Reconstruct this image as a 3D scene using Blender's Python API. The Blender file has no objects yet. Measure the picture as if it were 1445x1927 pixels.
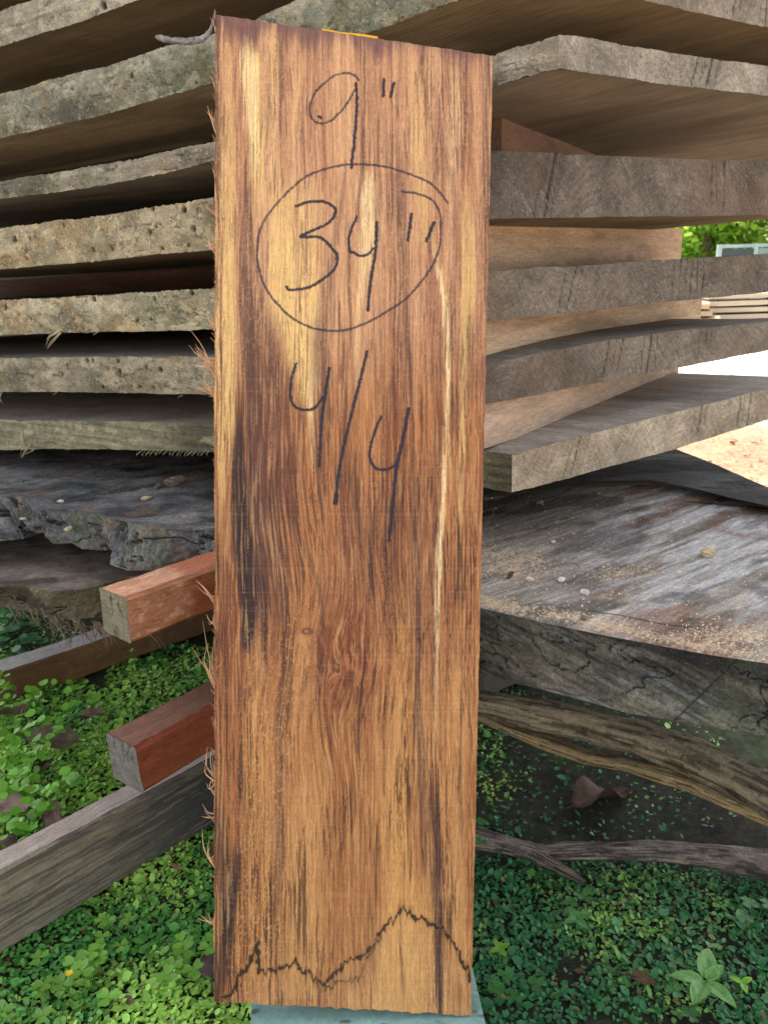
import bpy, math, random
import numpy as np
from mathutils import Vector, Matrix

# ------------------------------------------------------------------ camera / world / light
S = bpy.context.scene
COL = S.collection
FPX, CX, CY = 1448.0, 722.5, 963.5
PITCH, ROLL, HCAM = math.radians(16.6), math.radians(2.2), 0.85
cp, sp, cr, sr = math.cos(PITCH), math.sin(PITCH), math.cos(ROLL), math.sin(ROLL)
FWD = np.array([0, cp, -sp]); UP0 = np.array([0, sp, cp]); RT0 = np.array([1.0, 0, 0])
CXV = cr * RT0 - sr * UP0
CYV = sr * RT0 + cr * UP0
CAM = np.array([0, 0, HCAM])
cam = bpy.data.objects.new('camera', bpy.data.cameras.new('camera')); COL.objects.link(cam)
cam.matrix_world = Matrix(((CXV[0], CYV[0], -FWD[0], CAM[0]), (CXV[1], CYV[1], -FWD[1], CAM[1]),
                           (CXV[2], CYV[2], -FWD[2], CAM[2]), (0, 0, 0, 1)))
cam.data.sensor_fit = 'VERTICAL'; cam.data.sensor_height = 36; cam.data.sensor_width = 27
cam.data.lens = FPX / 1927 * 36
cam.data.clip_start = 0.02; cam.data.clip_end = 400
cam.data.dof.use_dof = True; cam.data.dof.focus_distance = 0.72; cam.data.dof.aperture_fstop = 18
S.camera = cam

SUN_EL, SUN_AZ = math.radians(54), math.radians(-14)      # azimuth from +Y towards +X
w = bpy.data.worlds.new('World'); S.world = w; w.use_nodes = True
nt = w.node_tree; bg = nt.nodes['Background']
sky = nt.nodes.new('ShaderNodeTexSky'); sky.sky_type = 'NISHITA'; sky.sun_disc = False
sky.sun_elevation = SUN_EL; sky.sun_rotation = SUN_AZ
sky.air_density = 1.0; sky.dust_density = 3.0; sky.ozone_density = 1.0
hs = nt.nodes.new('ShaderNodeHueSaturation'); hs.inputs['Saturation'].default_value = 0.24
nt.links.new(sky.outputs[0], hs.inputs['Color']); nt.links.new(hs.outputs[0], bg.inputs[0])
bg.inputs[1].default_value = 0.15
sl = bpy.data.lights.new('sun', 'SUN'); sl.energy = 4.0; sl.angle = math.radians(0.6); sl.color = (1, .93, .82)
so = bpy.data.objects.new('sun', sl); COL.objects.link(so)
sd = Vector((math.sin(SUN_AZ) * math.cos(SUN_EL), math.cos(SUN_AZ) * math.cos(SUN_EL), math.sin(SUN_EL)))
so.rotation_euler = sd.to_track_quat('Z', 'Y').to_euler()
S.view_settings.view_transform = 'Standard'; S.view_settings.look = 'None'
S.view_settings.exposure = 1.5; S.view_settings.gamma = 1
S.render.engine = 'CYCLES'

# ------------------------------------------------------------------ maths helpers
rnd = random.Random(7); nr = np.random.RandomState(11)
def ray(px, py): return (px - CX) / FPX * CXV + (CY - py) / FPX * CYV + FWD
def at(px, py, d): return CAM + ray(px, py) * d
def onz(px, py, z):
    r = ray(px, py); return CAM + r * ((z - HCAM) / r[2])
def onplane(px, py, p0, n):
    r = ray(px, py); return CAM + r * (np.dot(np.asarray(p0) - CAM, n) / np.dot(r, n))
def proj(P):
    q = np.asarray(P) - CAM; d = q @ FWD
    return CX + FPX * (q @ CXV) / d, CY - FPX * (q @ CYV) / d
def unit(v): v = np.asarray(v, float); return v / np.linalg.norm(v)
def sm(a, b, x): t = np.clip((x - a) / (b - a), 0, 1); return t * t * (3 - 2 * t)
def lin(c):
    c = np.asarray(c, float) / 255.0
    return np.where(c <= .04045, c / 12.92, ((c + .055) / 1.055) ** 2.4)
def hsh(ix, iy, iz, s):
    h = (ix.astype(np.int64) * 374761393 + iy.astype(np.int64) * 668265263 + iz.astype(np.int64) * 2147483647 + s * 974634777) & 0xffffffff
    h = ((h ^ (h >> 13)) * 1274126177) & 0xffffffff
    h = ((h ^ (h >> 16)) * 2246822519) & 0xffffffff
    return ((h ^ (h >> 15)) & 0xffffff) / float(0xffffff)
def noise(x, y, z=None, s=0):
    x = np.asarray(x, float); y = np.asarray(y, float) + x * 0; x = x + y * 0
    ix = np.floor(x); iy = np.floor(y); fx = x - ix; fy = y - iy
    fx = fx * fx * (3 - 2 * fx); fy = fy * fy * (3 - 2 * fy)
    def pl(iz):
        a = hsh(ix, iy, iz, s); b = hsh(ix + 1, iy, iz, s); c = hsh(ix, iy + 1, iz, s); d = hsh(ix + 1, iy + 1, iz, s)
        return (a * (1 - fx) + b * fx) * (1 - fy) + (c * (1 - fx) + d * fx) * fy
    if z is None: return pl(ix * 0)
    z = np.asarray(z, float) + x * 0; iz = np.floor(z); fz = z - iz; fz = fz * fz * (3 - 2 * fz)
    return pl(iz) * (1 - fz) + pl(iz + 1) * fz
def fbm(x, y, z=None, s=0, o=4, g=.5):
    t = 0; a = 1; n = 0
    for k in range(o):
        f = 2 ** k * 1.0
        t = t + a * noise(np.asarray(x) * f + 17.3 * k, np.asarray(y) * f - 9.1 * k, None if z is None else np.asarray(z) * f, s + k); n += a; a *= g
    return t / n
def mix(a, b, m): m = np.asarray(m)[..., None]; return a * (1 - m) + b * m

# ------------------------------------------------------------------ object helpers
def tag(o, label=None, cat=None, group=None, kind=None):
    if label: o['label'] = label
    if cat: o['category'] = cat
    if group: o['group'] = group
    if kind: o['kind'] = kind
    return o
def empty(name, loc, label, cat, group=None):
    o = bpy.data.objects.new(name, None); COL.objects.link(o); o.location = Vector(loc); o.empty_display_size = .02
    o['_loc'] = 1; del o['_loc']
    return tag(o, label, cat, group)

class MB:
    """collects grids / faces with a colour and a grain coordinate, links them as ONE mesh object"""
    def __init__(s): s.V = []; s.C = []; s.G = []; s.F = []; s.M = []; s.n = 0
    def add(s, V, F, C, G=None, m=0):
        V = np.asarray(V, float).reshape(-1, 3); n = len(V)
        C = np.asarray(C, float)
        if C.ndim == 1: C = np.tile(C, (n, 1))
        G = V if G is None else np.asarray(G, float).reshape(-1, 3)
        s.V.append(V); s.C.append(C.reshape(-1, 3)); s.G.append(G)
        for f in F:                                        # F: list of int arrays (k, 3 or 4)
            f = np.asarray(f); s.F.append(f + s.n); s.M.append(np.full(len(f), m))
        s.n += n
    def grid(s, P, C, G=None, m=0, flip=False):
        a, b = P.shape[:2]; i = np.arange(a * b).reshape(a, b)
        f = np.stack([i[:-1, :-1], i[1:, :-1], i[1:, 1:], i[:-1, 1:]], -1).reshape(-1, 4)
        if flip: f = f[:, ::-1]
        s.add(P.reshape(-1, 3), [f], np.broadcast_to(C, P.shape).reshape(-1, 3), None if G is None else G.reshape(-1, 3), m)
    def build(s, name, mats, parent=None, origin=(0, 0, 0), smooth=True):
        V = np.concatenate(s.V) - np.asarray(origin, float); C = np.concatenate(s.C); G = np.concatenate(s.G)
        me = bpy.data.meshes.new(name)
        lt = np.concatenate([np.full(len(f), f.shape[1]) for f in s.F]); ls = np.concatenate([[0], np.cumsum(lt)[:-1]])
        li = np.concatenate([f.reshape(-1) for f in s.F])
        me.vertices.add(len(V)); me.vertices.foreach_set('co', V.astype(np.float32).ravel())
        me.loops.add(len(li)); me.loops.foreach_set('vertex_index', li.astype(np.int32))
        me.polygons.add(len(lt)); me.polygons.foreach_set('loop_start', ls.astype(np.int32))
        me.polygons.foreach_set('loop_total', lt.astype(np.int32))
        me.polygons.foreach_set('material_index', np.concatenate(s.M).astype(np.int32))
        me.polygons.foreach_set('use_smooth', np.full(len(lt), smooth))
        a = me.color_attributes.new('Col', 'FLOAT_COLOR', 'POINT')
        a.data.foreach_set('color', np.concatenate([np.clip(C, 0, 1), np.ones((len(C), 1))], 1).astype(np.float32).ravel())
        g = me.attributes.new('gc', 'FLOAT_VECTOR', 'POINT'); g.data.foreach_set('vector', G.astype(np.float32).ravel())
        me.update(calc_edges=True); me.validate()
        for m in (mats if isinstance(mats, (list, tuple)) else [mats]): me.materials.append(m)
        o = bpy.data.objects.new(name, me); COL.objects.link(o)
        if parent is not None: o.parent = parent
        else: o.location = Vector(origin)
        return o

def material(name, rough=.8, layers=((40, .25),), stretch=(1, 1, 1), bump=.3, bdist=.002, spec=.3, bscale=400, transl=0, sheen=0, iso=()):
    """vertex-colour base x procedural noise (along the grain coordinate), bumped"""
    m = bpy.data.materials.new(name); m.use_nodes = True; t = m.node_tree; N = t.nodes; L = t.links
    b = N['Principled BSDF']
    at_ = N.new('ShaderNodeAttribute'); at_.attribute_name = 'Col'
    gc = N.new('ShaderNodeAttribute'); gc.attribute_name = 'gc'
    mp = N.new('ShaderNodeMapping'); mp.inputs['Scale'].default_value = stretch
    L.new(gc.outputs['Vector'], mp.inputs[0])
    cur = at_.outputs['Color']
    for li_, (sc, am) in enumerate(tuple(layers) + tuple(iso)):
        n = N.new('ShaderNodeTexNoise'); n.inputs['Scale'].default_value = sc; n.inputs['Detail'].default_value = 6
        n.inputs['Roughness'].default_value = .65
        L.new(mp.outputs[0] if li_ < len(layers) else gc.outputs['Vector'], n.inputs['Vector'])
        r = N.new('ShaderNodeMapRange'); r.inputs[1].default_value = .3; r.inputs[2].default_value = .7
        r.inputs[3].default_value = 1 - am; r.inputs[4].default_value = 1 + am
        L.new(n.outputs['Fac'], r.inputs[0])
        v = N.new('ShaderNodeVectorMath'); v.operation = 'SCALE'; L.new(cur, v.inputs[0]); L.new(r.outputs[0], v.inputs['Scale'])
        cur = v.outputs[0]
    if sheen:
        geo = N.new('ShaderNodeNewGeometry')      # pale dust specks
        n = N.new('ShaderNodeTexNoise'); n.inputs['Scale'].default_value = 900; n.inputs['Detail'].default_value = 2
        L.new(geo.outputs['Position'], n.inputs['Vector'])
        r = N.new('ShaderNodeMapRange'); r.inputs[1].default_value = .66; r.inputs[2].default_value = .74
        r.inputs[3].default_value = 0; r.inputs[4].default_value = sheen
        L.new(n.outputs['Fac'], r.inputs[0])
        mx = N.new('ShaderNodeMix'); mx.data_type = 'RGBA'; L.new(r.outputs[0], mx.inputs[0]); L.new(cur, mx.inputs[6])
        mx.inputs[7].default_value = (.5, .45, .38, 1); cur = mx.outputs[2]
    L.new(cur, b.inputs['Base Color'])
    b.inputs['Roughness'].default_value = rough; b.inputs['Specular IOR Level'].default_value = spec
    if bump:
        n = N.new('ShaderNodeTexNoise'); n.inputs['Scale'].default_value = bscale; n.inputs['Detail'].default_value = 7
        n.inputs['Roughness'].default_value = .7
        L.new(mp.outputs[0], n.inputs['Vector'])
        bp = N.new('ShaderNodeBump'); bp.inputs['Strength'].default_value = bump; bp.inputs['Distance'].default_value = bdist
        L.new(n.outputs['Fac'], bp.inputs['Height']); L.new(bp.outputs[0], b.inputs['Normal'])
    if transl:
        tr = N.new('ShaderNodeBsdfTranslucent'); ms = N.new('ShaderNodeMixShader'); ms.inputs[0].default_value = transl
        L.new(cur, tr.inputs['Color']); L.new(b.outputs[0], ms.inputs[1]); L.new(tr.outputs[0], ms.inputs[2])
        L.new(ms.outputs[0], N['Material Output'].inputs['Surface'])
    return m

M_BARK = material('weathered_bark', .9, ((90, .15), (420, .4)), iso=((1100, .35),), bump=.7, bdist=.004, bscale=160, spec=.15)
M_END = material('end_grain', .9, ((24, .25), (420, .35)), iso=((1300, .45),), bump=.5, bdist=.002, bscale=500, spec=.15, sheen=.35)
M_SAWN = material('sawn_face', .85, ((60, .2), (420, .32)), stretch=(.08, 1, 1), bump=.5, bdist=.002, bscale=140, spec=.2, iso=((500, .14),))
M_DUSTY = material('dusty_weathered_face', .9, ((40, .22), (300, .35)), iso=((160, .25), (900, .5)), stretch=(.14, 1, 1), bump=.6, bdist=.003, bscale=160, spec=.2, sheen=.6)
M_ROT = material('rotten_wood', .8, ((40, .3), (260, .45)), iso=((1000, .5),), bump=.9, bdist=.005, bscale=150, spec=.4, sheen=.55)
M_FRESH = material('fresh_sawn_board', .62, ((500, .12), (1500, .2)), iso=((1500, .16),), stretch=(1, .12, 1), bump=.35, bdist=.0012, bscale=500, spec=.35)
M_FIBRE = material('torn_fibre', .8, ((200, .2),), bump=0)
M_BEAM = material('squared_timber', .75, ((60, .2), (500, .3)), iso=((260, .2), (1100, .35)), stretch=(.1, 1, 1), bump=.5, bdist=.0015, bscale=200, spec=.3, sheen=.25)
M_SOIL = material('damp_soil', .95, ((8, .3), (60, .5)), iso=((400, .5),), bump=.9, bdist=.008, bscale=90, spec=.2)
M_LEAF = material('green_leaf', .42, ((300, .12),), bump=.1, bdist=.001, spec=.5, transl=.28)
M_DEAD = material('dead_leaf', .8, ((60, .3), (300, .15)), bump=.5, bdist=.001, bscale=200, spec=.25, transl=.1)
M_PAINT = material('worn_green_paint', .55, ((20, .15), (150, .18)), stretch=(1, .2, 1), bump=.4, bdist=.001, bscale=200)
M_YELLOW = material('yellow_plastic', .45, ((30, .1),), bump=.1)
M_STONE = material('pale_crumb', .9, ((100, .25),), bump=.6, bdist=.002, bscale=300)
M_FAR = material('far_painted', .8, ((2, .15),), bump=0)
M_FARLEAF = material('far_foliage', .6, ((3, .2),), bump=0, transl=.35)

# ------------------------------------------------------------------ stack geometry
def hdir(px, py): r = ray(px, py); r = np.array([r[0], r[1], 0]); return unit(r)
DL = hdir(-1600, 640); DR = hdir(2985, 430)                 # long live edge / cut end directions
NL = unit(np.array([DL[1], -DL[0], 0])); NL = NL if NL @ DR < 0 else -NL
NR = unit(np.array([DR[1], -DR[0], 0])); NR = NR if NR @ DL < 0 else -NR
UPV = np.array([0, 0, 1.0])
TAN = [lin(c) for c in ((178, 172, 156), (148, 143, 129), (110, 107, 98))]

def profile(pts, C, n, d):
    q = np.array([onplane(x, y, C, n) for x, y in pts]); u = (q - C) @ d; o = np.argsort(u)
    return u[o], q[o][:, 2]
def ext(u, tab):
    us, zs = tab; z = np.interp(u, us, zs)
    k = 0 if len(us) < 2 else (zs[-1] - zs[-2]) / (us[-1] - us[-2])
    return np.where(u > us[-1], zs[-1] + k * .6 * (u - us[-1]), z)

def bark_field(s, t, seed, rough):
    n1 = fbm(s * 14, t * 14, s=seed, o=4); n2 = fbm(s * 45 + 3 * n1, t * 60, s=seed + 5, o=4)
    terr = np.floor(n1 * 9 + n2 * 1.5) / 9
    crack = np.abs(fbm(s * 26 + 2 * n2, t * 48, s=seed + 9, o=3) - .5)
    n3 = fbm(s * 170, t * 220, s=seed + 15, o=3)
    h = (n1 - .5) * .4 + (n2 - .5) * .35 + (terr - .5) * .6 + (n3 - .5) * .3 - .3 * np.exp(-(crack / .012) ** 2)
    return h * rough, n1, n2, crack

SLABW = .575
def slab(Lt, Lb, Rt, Rb, cpx, D, seed, label, tint=(1, 1, 1), rough=.007, ulen=1.7, holes=(), dense=True, zc=None, topcol=(118, 112, 108), under=(152, 134, 104), endc=(134, 126, 114), name='wood_slab', width=SLABW, flake=1.0):
    r = ray(*cpx); C = CAM + r * (D / math.hypot(r[0], r[1])); C = np.array([C[0], C[1], 0])
    if zc is None:
        lt, lb = profile(Lt, C, NL, DL), profile(Lb, C, NL, DL); rt, rb = profile(Rt, C, NR, DR), profile(Rb, C, NR, DR)
        zt0 = (np.interp(0, *lt) + np.interp(0, *rt)) / 2; zb0 = (np.interp(0, *lb) + np.interp(0, *rb)) / 2
        ZT = lambda u, v: np.where(u > 0, ext(u, lt), np.interp(0, *lt)) + ext(v, rt) - zt0 + (zt0 - np.interp(0, *lt)) * np.exp(-u / .05)+ (zt0 - np.interp(0, *rt)) * np.exp(-v / .05)
        ZB = lambda u, v: np.where(u > 0, ext(u, lb), np.interp(0, *lb)) + ext(v, rb) - zb0 + (zb0 - np.interp(0, *lb)) * np.exp(-u / .05)+ (zb0 - np.interp(0, *rb)) * np.exp(-v / .05)
    else:
        ZT = lambda u, v: zc[1] + u * 0 + v * 0; ZB = lambda u, v: zc[0] + u * 0 + v * 0
    du = .0016 if dense else .02
    uu = np.concatenate([np.arange(0, 1.05, du), np.arange(1.05, ulen, .02), [ulen]])
    vv = np.concatenate([np.arange(0, width, .0022 if dense else .02), [width]])
    T = np.linspace(0, 1, 34 if dense else 5)
    mb = MB()
    rag = lambda a, k, amp: ((fbm(a * 22, a * 0 + k, s=seed + 70 + k, o=3) - .5) * .55 + (fbm(a * 330, a * 0 + k, s=seed + 75 + k, o=3) - .5) * .45) * amp
    def Lface():
        U, TT = np.meshgrid(uu, T, indexing='ij')
        zt = ZT(U, U * 0) + rag(U, 1, .006); zb = ZB(U, U * 0) + rag(U, 2, .005)
        Z = zb + (zt - zb) * TT
        h, n1, n2, ck = bark_field(U, Z, seed, rough * .6); fade = sm(0, .02, U) * (.35 + .65 * np.sin(np.pi * TT) ** .6)
        c0 = np.array(TAN[0]) * tint; c1 = np.array(TAN[1]) * tint; c2 = np.array(TAN[2]) * tint
        c = mix(mix(c1 + 0 * U[..., None], c0, flake * sm(.35, .62, n2)), c2, sm(.52, .75, fbm(U * 9, Z * 14, s=seed + 31)))
        c = mix(c, lin((150, 124, 88)) * tint, .45 * flake * sm(.55, .7, fbm(U * 26, Z * 30, s=seed + 44)))
        c = mix(c, lin((70, 66, 60)), .75 * np.exp(-(ck / .012) ** 2))
        c = mix(c, lin((92, 102, 78)), .45 * sm(.6, .75, fbm(U * 7, Z * 11, s=seed + 51)))
        n3 = fbm(U * 110, Z * 150, s=seed + 16, o=3); c = c * (.72 + .56 * n3)[..., None]
        fl = np.abs(fbm(U * 60 + 2 * n1, Z * 85, s=seed + 17, o=3) - .5); c = mix(c, lin((104, 88, 66)), .55 * np.exp(-(fl / .02) ** 2) * sm(.42, .58, n1))
        c = mix(c, lin((216, 204, 178)) * tint, .35 * sm(.60, .68, fbm(U * 38, Z * 70, s=seed + 18)))
        fr = (fbm(U * 14, Z * 14, s=seed, o=4) * 10 + n2 * 3 + n3 * .8) % 1; vis = sm(.4, .55, fbm(U * 30, Z * 30, s=seed + 21))
        c = mix(c, lin((66, 56, 44)), .7 * flake * vis * sm(.10, .02, fr)); c = mix(c, lin((218, 208, 184)) * tint, .6 * flake * vis * sm(.10, .14, fr) * sm(.24, .16, fr))  # shadow and highlight lines of the flake edges painted into the colour
        sk = fbm(U * 9, Z * 260, s=seed + 90, o=4); c = c * (.92 + .0 * sk)[..., None] * (1 + (1.1 - flake) * 1.1 * (sk - .5))[..., None]
        for (hx, hy, hr) in holes:
            p = onplane(hx, hy, C, NL); uu0 = (p - C) @ DL
            d = np.hypot(U - uu0, (Z - p[2])) / (hr * 1.0 / FPX * np.linalg.norm(p - CAM))
            d = d * (.75 + .6 * fbm(U * 300, Z * 300, s=seed + 66)); m = 1 - sm(.6, 1.25, d); h = h - m * .006; c = mix(c, lin((34, 27, 21)), m * .92)
        bul = .35 * rough * np.sin(np.pi * TT)
        P = C + U[..., None] * DL + (h * fade + bul * fade)[..., None] * NL + Z[..., None] * UPV
        G = np.stack([U, TT * .06, Z], -1)
        return P, c, G
    P, c, G = Lface(); mb.grid(P, c, G, 0)
    rimT, rimB = P[:, -1], P[:, 0]
    V_, TT = np.meshgrid(vv, T, indexing='ij')
    zt = ZT(V_ * 0, V_) + rag(V_ + 5, 3, .003); zb = ZB(V_ * 0, V_) + rag(V_ + 5, 4, .003)
    zt[0] = P[0, -1, 2]; zb[0] = P[0, 0, 2]
    Z = zb + (zt - zb) * TT
    n1 = fbm(V_ * 18, Z * 20, s=seed + 12) * .6 + .4 * fbm(V_ * 5, Z * 3, s=seed + 13); h = (fbm(V_ * 60, Z * 40, s=seed + 14) - .5) * .002
    e = lin(endc)
    c = e * (.35 + 1.3 * n1)[..., None]
    # growth rings, radial checks, saw scores
    cx_, cz_ = .28 + .05 * (seed % 4), np.mean(zb) - .10
    rr = np.hypot(V_ - cx_, (Z - cz_) * 1.2); ring = .5 + .5 * np.sin(rr * 620 + 4 * n1)
    c = c * (.94 + .10 * ring)[..., None]
    for k in range(9):
        v0 = (.03 + .5 * float(hsh(np.array(k // 3), np.array(seed), np.array(0), 3)) + .012 * (k % 3)) ; sl_ = (v0 - cx_) * -1.3 + .2 * (noise(k * 2.2, seed * 1.1) - .5)
        ln = (Z - zb) * sl_; wv = .0006 + .0009 * noise(k, seed + .5)
        reach = sm(-.1, .3, 1.15 * noise(k * 9.1, seed * 2.3) + .35 - (1 - TT))
        m = np.exp(-((V_ - v0 - ln - .003 * (fbm(Z * 90, V_ * 3, s=seed + k) - .5)) / wv) ** 2) * reach * (.9 if k % 2 else .55)
        c = mix(c, lin((34, 29, 26)), m); h = h - m * .002
    m = sm(.58, .66, fbm(V_ * 70 + Z * 40, Z * 9 - V_ * 6, s=seed + 19)); c = mix(c, lin((150, 142, 130)), .0 * m); an = .6 + .8 * fbm(V_ * 4, V_ * 0, s=seed + 2); sw = fbm(V_ * 620 + Z * 520 * an, Z * 60 - V_ * 60, s=seed + 23, o=3); c = c * (.6 + .8 * sw)[..., None]; pk = sm(.62, .72, fbm(V_ * 240, Z * 300, s=seed + 24, o=2)); c = mix(c, lin((44, 38, 34)), .16 * pk); sw = fbm(V_ * 300 - Z * 380 * an, Z * 30 + V_ * 26, s=seed + 26, o=3); c = c * (.7 + .6 * sw)[..., None]; ln_ = np.abs(fbm(V_ * 50 + Z * 30, Z * 12 - V_ * 9, s=seed + 28, o=3) - .5); c = mix(c, lin((186, 176, 158)), .35 * np.exp(-(ln_ / .006) ** 2)); c = mix(c, lin((116, 94, 72)), .3 * sm(.5, .7, fbm(V_ * 11, Z * 16, s=seed + 25)))
    m = sm(.55, .75, fbm(V_ * 6, Z * 5, s=seed + 27)); c = mix(c, lin((62, 55, 52)), .5 * m)
    P2 = C + V_[..., None] * DR + (h * sm(0, .01, V_))[..., None] * NR + Z[..., None] * UPV
    P2[0] = P[0]
    mb.grid(P2, c, np.stack([V_, Z * 0, Z], -1), 1, True)
    # top and bottom sheets
    ku = np.unique(np.concatenate([np.arange(0, len(uu), 8 if dense else 1), [len(uu) - 1]])); kv = np.unique(np.concatenate([np.arange(0, len(vv), 6 if dense else 1), [len(vv) - 1]]))
    for Zf, rimU, rimV, col, fl, mi in ((ZT, rimT, P2[:, -1], topcol, False, 3), (ZB, rimB, P2[:, 0], under, True, 2)):
        U, V_ = np.meshgrid(uu[ku], vv[kv], indexing='ij')
        Q = C + U[..., None] * DL + V_[..., None] * DR + Zf(U, V_)[..., None] * UPV
        Q[:, 0] = rimU[ku]; Q[0, :] = rimV[kv]
        n1 = fbm(U * 3, V_ * 70, s=seed + 60, o=5); n2 = fbm(U * 9, V_ * 14, s=seed + 61)
        c = lin(col) * (.8 + .4 * n1)[..., None]
        c = mix(c, lin(col) * .5, .5 * sm(.5, .7, n2))
        mb.grid(Q, c, np.stack([U, V_, U * 0 + seed], -1), mi, fl)
        if mi == 3: QT = Q
        else: QB = Q
    # exact rims: fine strips joining coarse sheets are below a tenth of a millimetre, so only close the back
    for a, b in ((QT[-1], QB[-1]), (QT[:, -1], QB[:, -1])):
        mb.grid(np.stack([a, b], 1), TAN[1], None, 0)
    o = mb.build(name, [M_BARK, M_END, M_SAWN, M_DUSTY], origin=tuple(C + UPV * float(ZB(np.array(0.), np.array(0.)))))
    tag(o, label, 'slab', 'live-edge slabs stacked with spacers')
    return dict(C=C, ZT=ZT, ZB=ZB, o=o)

SL = {}
SL[0] = slab([(0, 21), (62, 0), (1050, -350)], [(0, 88), (138, 45), (260, 0), (1050, -250)], [(1050, -350), (1445, -210)], [(1050, -250), (1445, -120)],
             (1050, -300), .80, 101, 'pale grey bark-edged slab cut by the top left corner of the photo, highest in the stack', tint=(1.0, 1.02, 1.0), flake=0.5, holes=[(196, 10, 6)])
SL[1] = slab([(0, 179), (104, 149), (187, 128), (311, 88), (395, 66), (477, 37), (558, 0), (1060, -190)], [(0, 260), (173, 221), (346, 173), (394, 157), (711, 58), (862, 0), (1060, -70)],
             [(1060, -190), (1445, -60)], [(1060, -65), (1205, 0), (1445, 52)], (1060, -80), .79, 102,
             'thick grey-green mossy slab edge running up to behind the top of the upright board', tint=(.78, .82, .78), flake=.8, rough=.010, under=(152, 134, 104), width=.95, holes=[(250, 144, 4), (370, 155, 3)])
SL[2] = slab([(0, 341), (125, 322), (260, 298), (398, 266), (929, 106), (1009, 80), (1056, 64)], [(0, 375), (173, 353), (301, 329), (401, 304), (929, 162), (1029, 131), (1048, 129)],
             [(1056, 64), (1083, 66), (1154, 80), (1271, 102), (1445, 125)], [(1048, 129), (1232, 156), (1349, 170), (1445, 180)], (1050, 100), .77, 103,
             'thin slab with frayed top edge whose splintered pale corner shows right of the board top', tint=(1.0, .98, .94), flake=.6, rough=.006, endc=(146, 140, 128), under=(150, 138, 120), width=.95)
SL[3] = slab([(0, 429), (208, 403), (398, 372), (900, 282)], [(0, 507), (173, 492), (398, 469), (900, 413)],
             [(900, 281), (1193, 295), (1445, 305)], [(900, 411), (1075, 409), (1445, 405)], (900, 340), .785, 104,
             'thick slab with pale tan bark edge dotted with beetle holes and dark level end grain', tint=(1.10, 1.02, .84), rough=.008, endc=(112, 104, 96), under=(152, 134, 104),
             holes=[(31, 451, 5), (58, 449, 4), (288, 393, 4), (346, 395, 6), (296, 427, 3), (177, 470, 4), (212, 469, 4), (305, 468, 4), (355, 460, 4), (366, 430, 6), (284, 437, 5), (120, 425, 3)])
SL[4] = slab([(0, 566), (173, 556), (398, 544), (890, 511)], [(0, 631), (173, 625), (405, 620), (890, 606)],
             [(890, 511), (919, 509), (1115, 498), (1232, 490), (1445, 477)], [(890, 607), (917, 604), (1075, 588), (1232, 571), (1445, 549)], (890, 560), .785, 105,
             'slab with pale cream flaking bark edge and beetle holes, a torn fibre hanging under it', tint=(1.14, 1.10, .94), rough=.006, endc=(114, 106, 97), topcol=(92, 86, 80),
             holes=[(12, 579, 5), (178, 563, 5), (292, 563, 4), (362, 552, 5), (120, 587, 3), (239, 594, 3), (259, 604, 3), (286, 601, 3), (3, 615, 3), (60, 600, 3), (330, 585, 2)])
SL[5] = slab([(0, 675), (173, 672), (405, 672), (890, 689)], [(0, 738), (173, 737), (405, 743), (890, 764)],
             [(890, 692), (913, 687), (1036, 660), (1154, 639), (1271, 623), (1445, 605)], [(890, 765), (911, 761), (1185, 709), (1445, 659)], (890, 725), .785, 106,
             'slab with grey-tan knotty bark edge and a split end face, second above the rotten slab', tint=(.86, .84, .76), flake=.75, rough=.008, endc=(124, 116, 106), topcol=(128, 122, 114),
             holes=[(165, 678, 4), (176, 679, 4), (223, 680, 4), (66, 709, 3), (196, 728, 4), (222, 722, 3), (250, 726, 3), (265, 727, 3), (291, 729, 3), (305, 696, 5), (278, 690, 3), (228, 700, 6)])
SL[6] = slab([(0, 790), (173, 792), (405, 797), (905, 848), (960, 856)], [(0, 846), (208, 845), (405, 852), (905, 915), (975, 926)],
             [(960, 856), (1200, 793), (1445, 731)], [(975, 926), (1271, 844), (1445, 789)], (963, 890), .79, 107,
             'lowest sawn slab with smooth olive edge, dusty grey top and a grainy corner jutting right of the board', tint=(.84, .86, .72), flake=.15, rough=.003, endc=(158, 148, 130), topcol=(164, 154, 144))
# unseen upper courses, added to complete the stack and cast its shade
zt0 = float(SL[0]['ZT'](np.array(.3), np.array(.2)))
for k in range(5):
    z0 = zt0 + .035 + .1 * k
    slab(0, 0, 0, 0, (1000 - 20 * (k % 2), 300), .82 + .03 * (k % 3), 120 + k, 'grey slab in the upper courses of the stack, added unseen to cast its shade', dense=False, zc=(z0, z0 + .06), width=.6)

CR = SL[4]['C'] + DR * .64 + DL * .52  # rear log pile, added to block the sun and darken the gaps
for k in range(9):
    mb = MB(); z0 = .02 + .21 * k; q = [CR + DL * a + DR * b + UPV * z for a, b, z in ((0, 0, z0), (2.6, 0, z0), (2.6, .5, z0), (0, .5, z0), (0, 0, z0 + .2), (2.6, 0, z0 + .2), (2.6, .5, z0 + .2), (0, .5, z0 + .2))]
    mb.add(q, [np.array([(0, 1, 5, 4), (1, 2, 6, 5), (2, 3, 7, 6), (3, 0, 4, 7), (4, 5, 6, 7), (3, 2, 1, 0)])], lin((92, 84, 74)), np.array(q) - CR)
    tag(mb.build('shade_log', M_BARK, origin=tuple(CR + UPV * z0), smooth=False), 'dark squared log of an added pile behind, blocking the light in the gaps', 'log', 'squared logs added behind the slab stack to block light')

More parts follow.
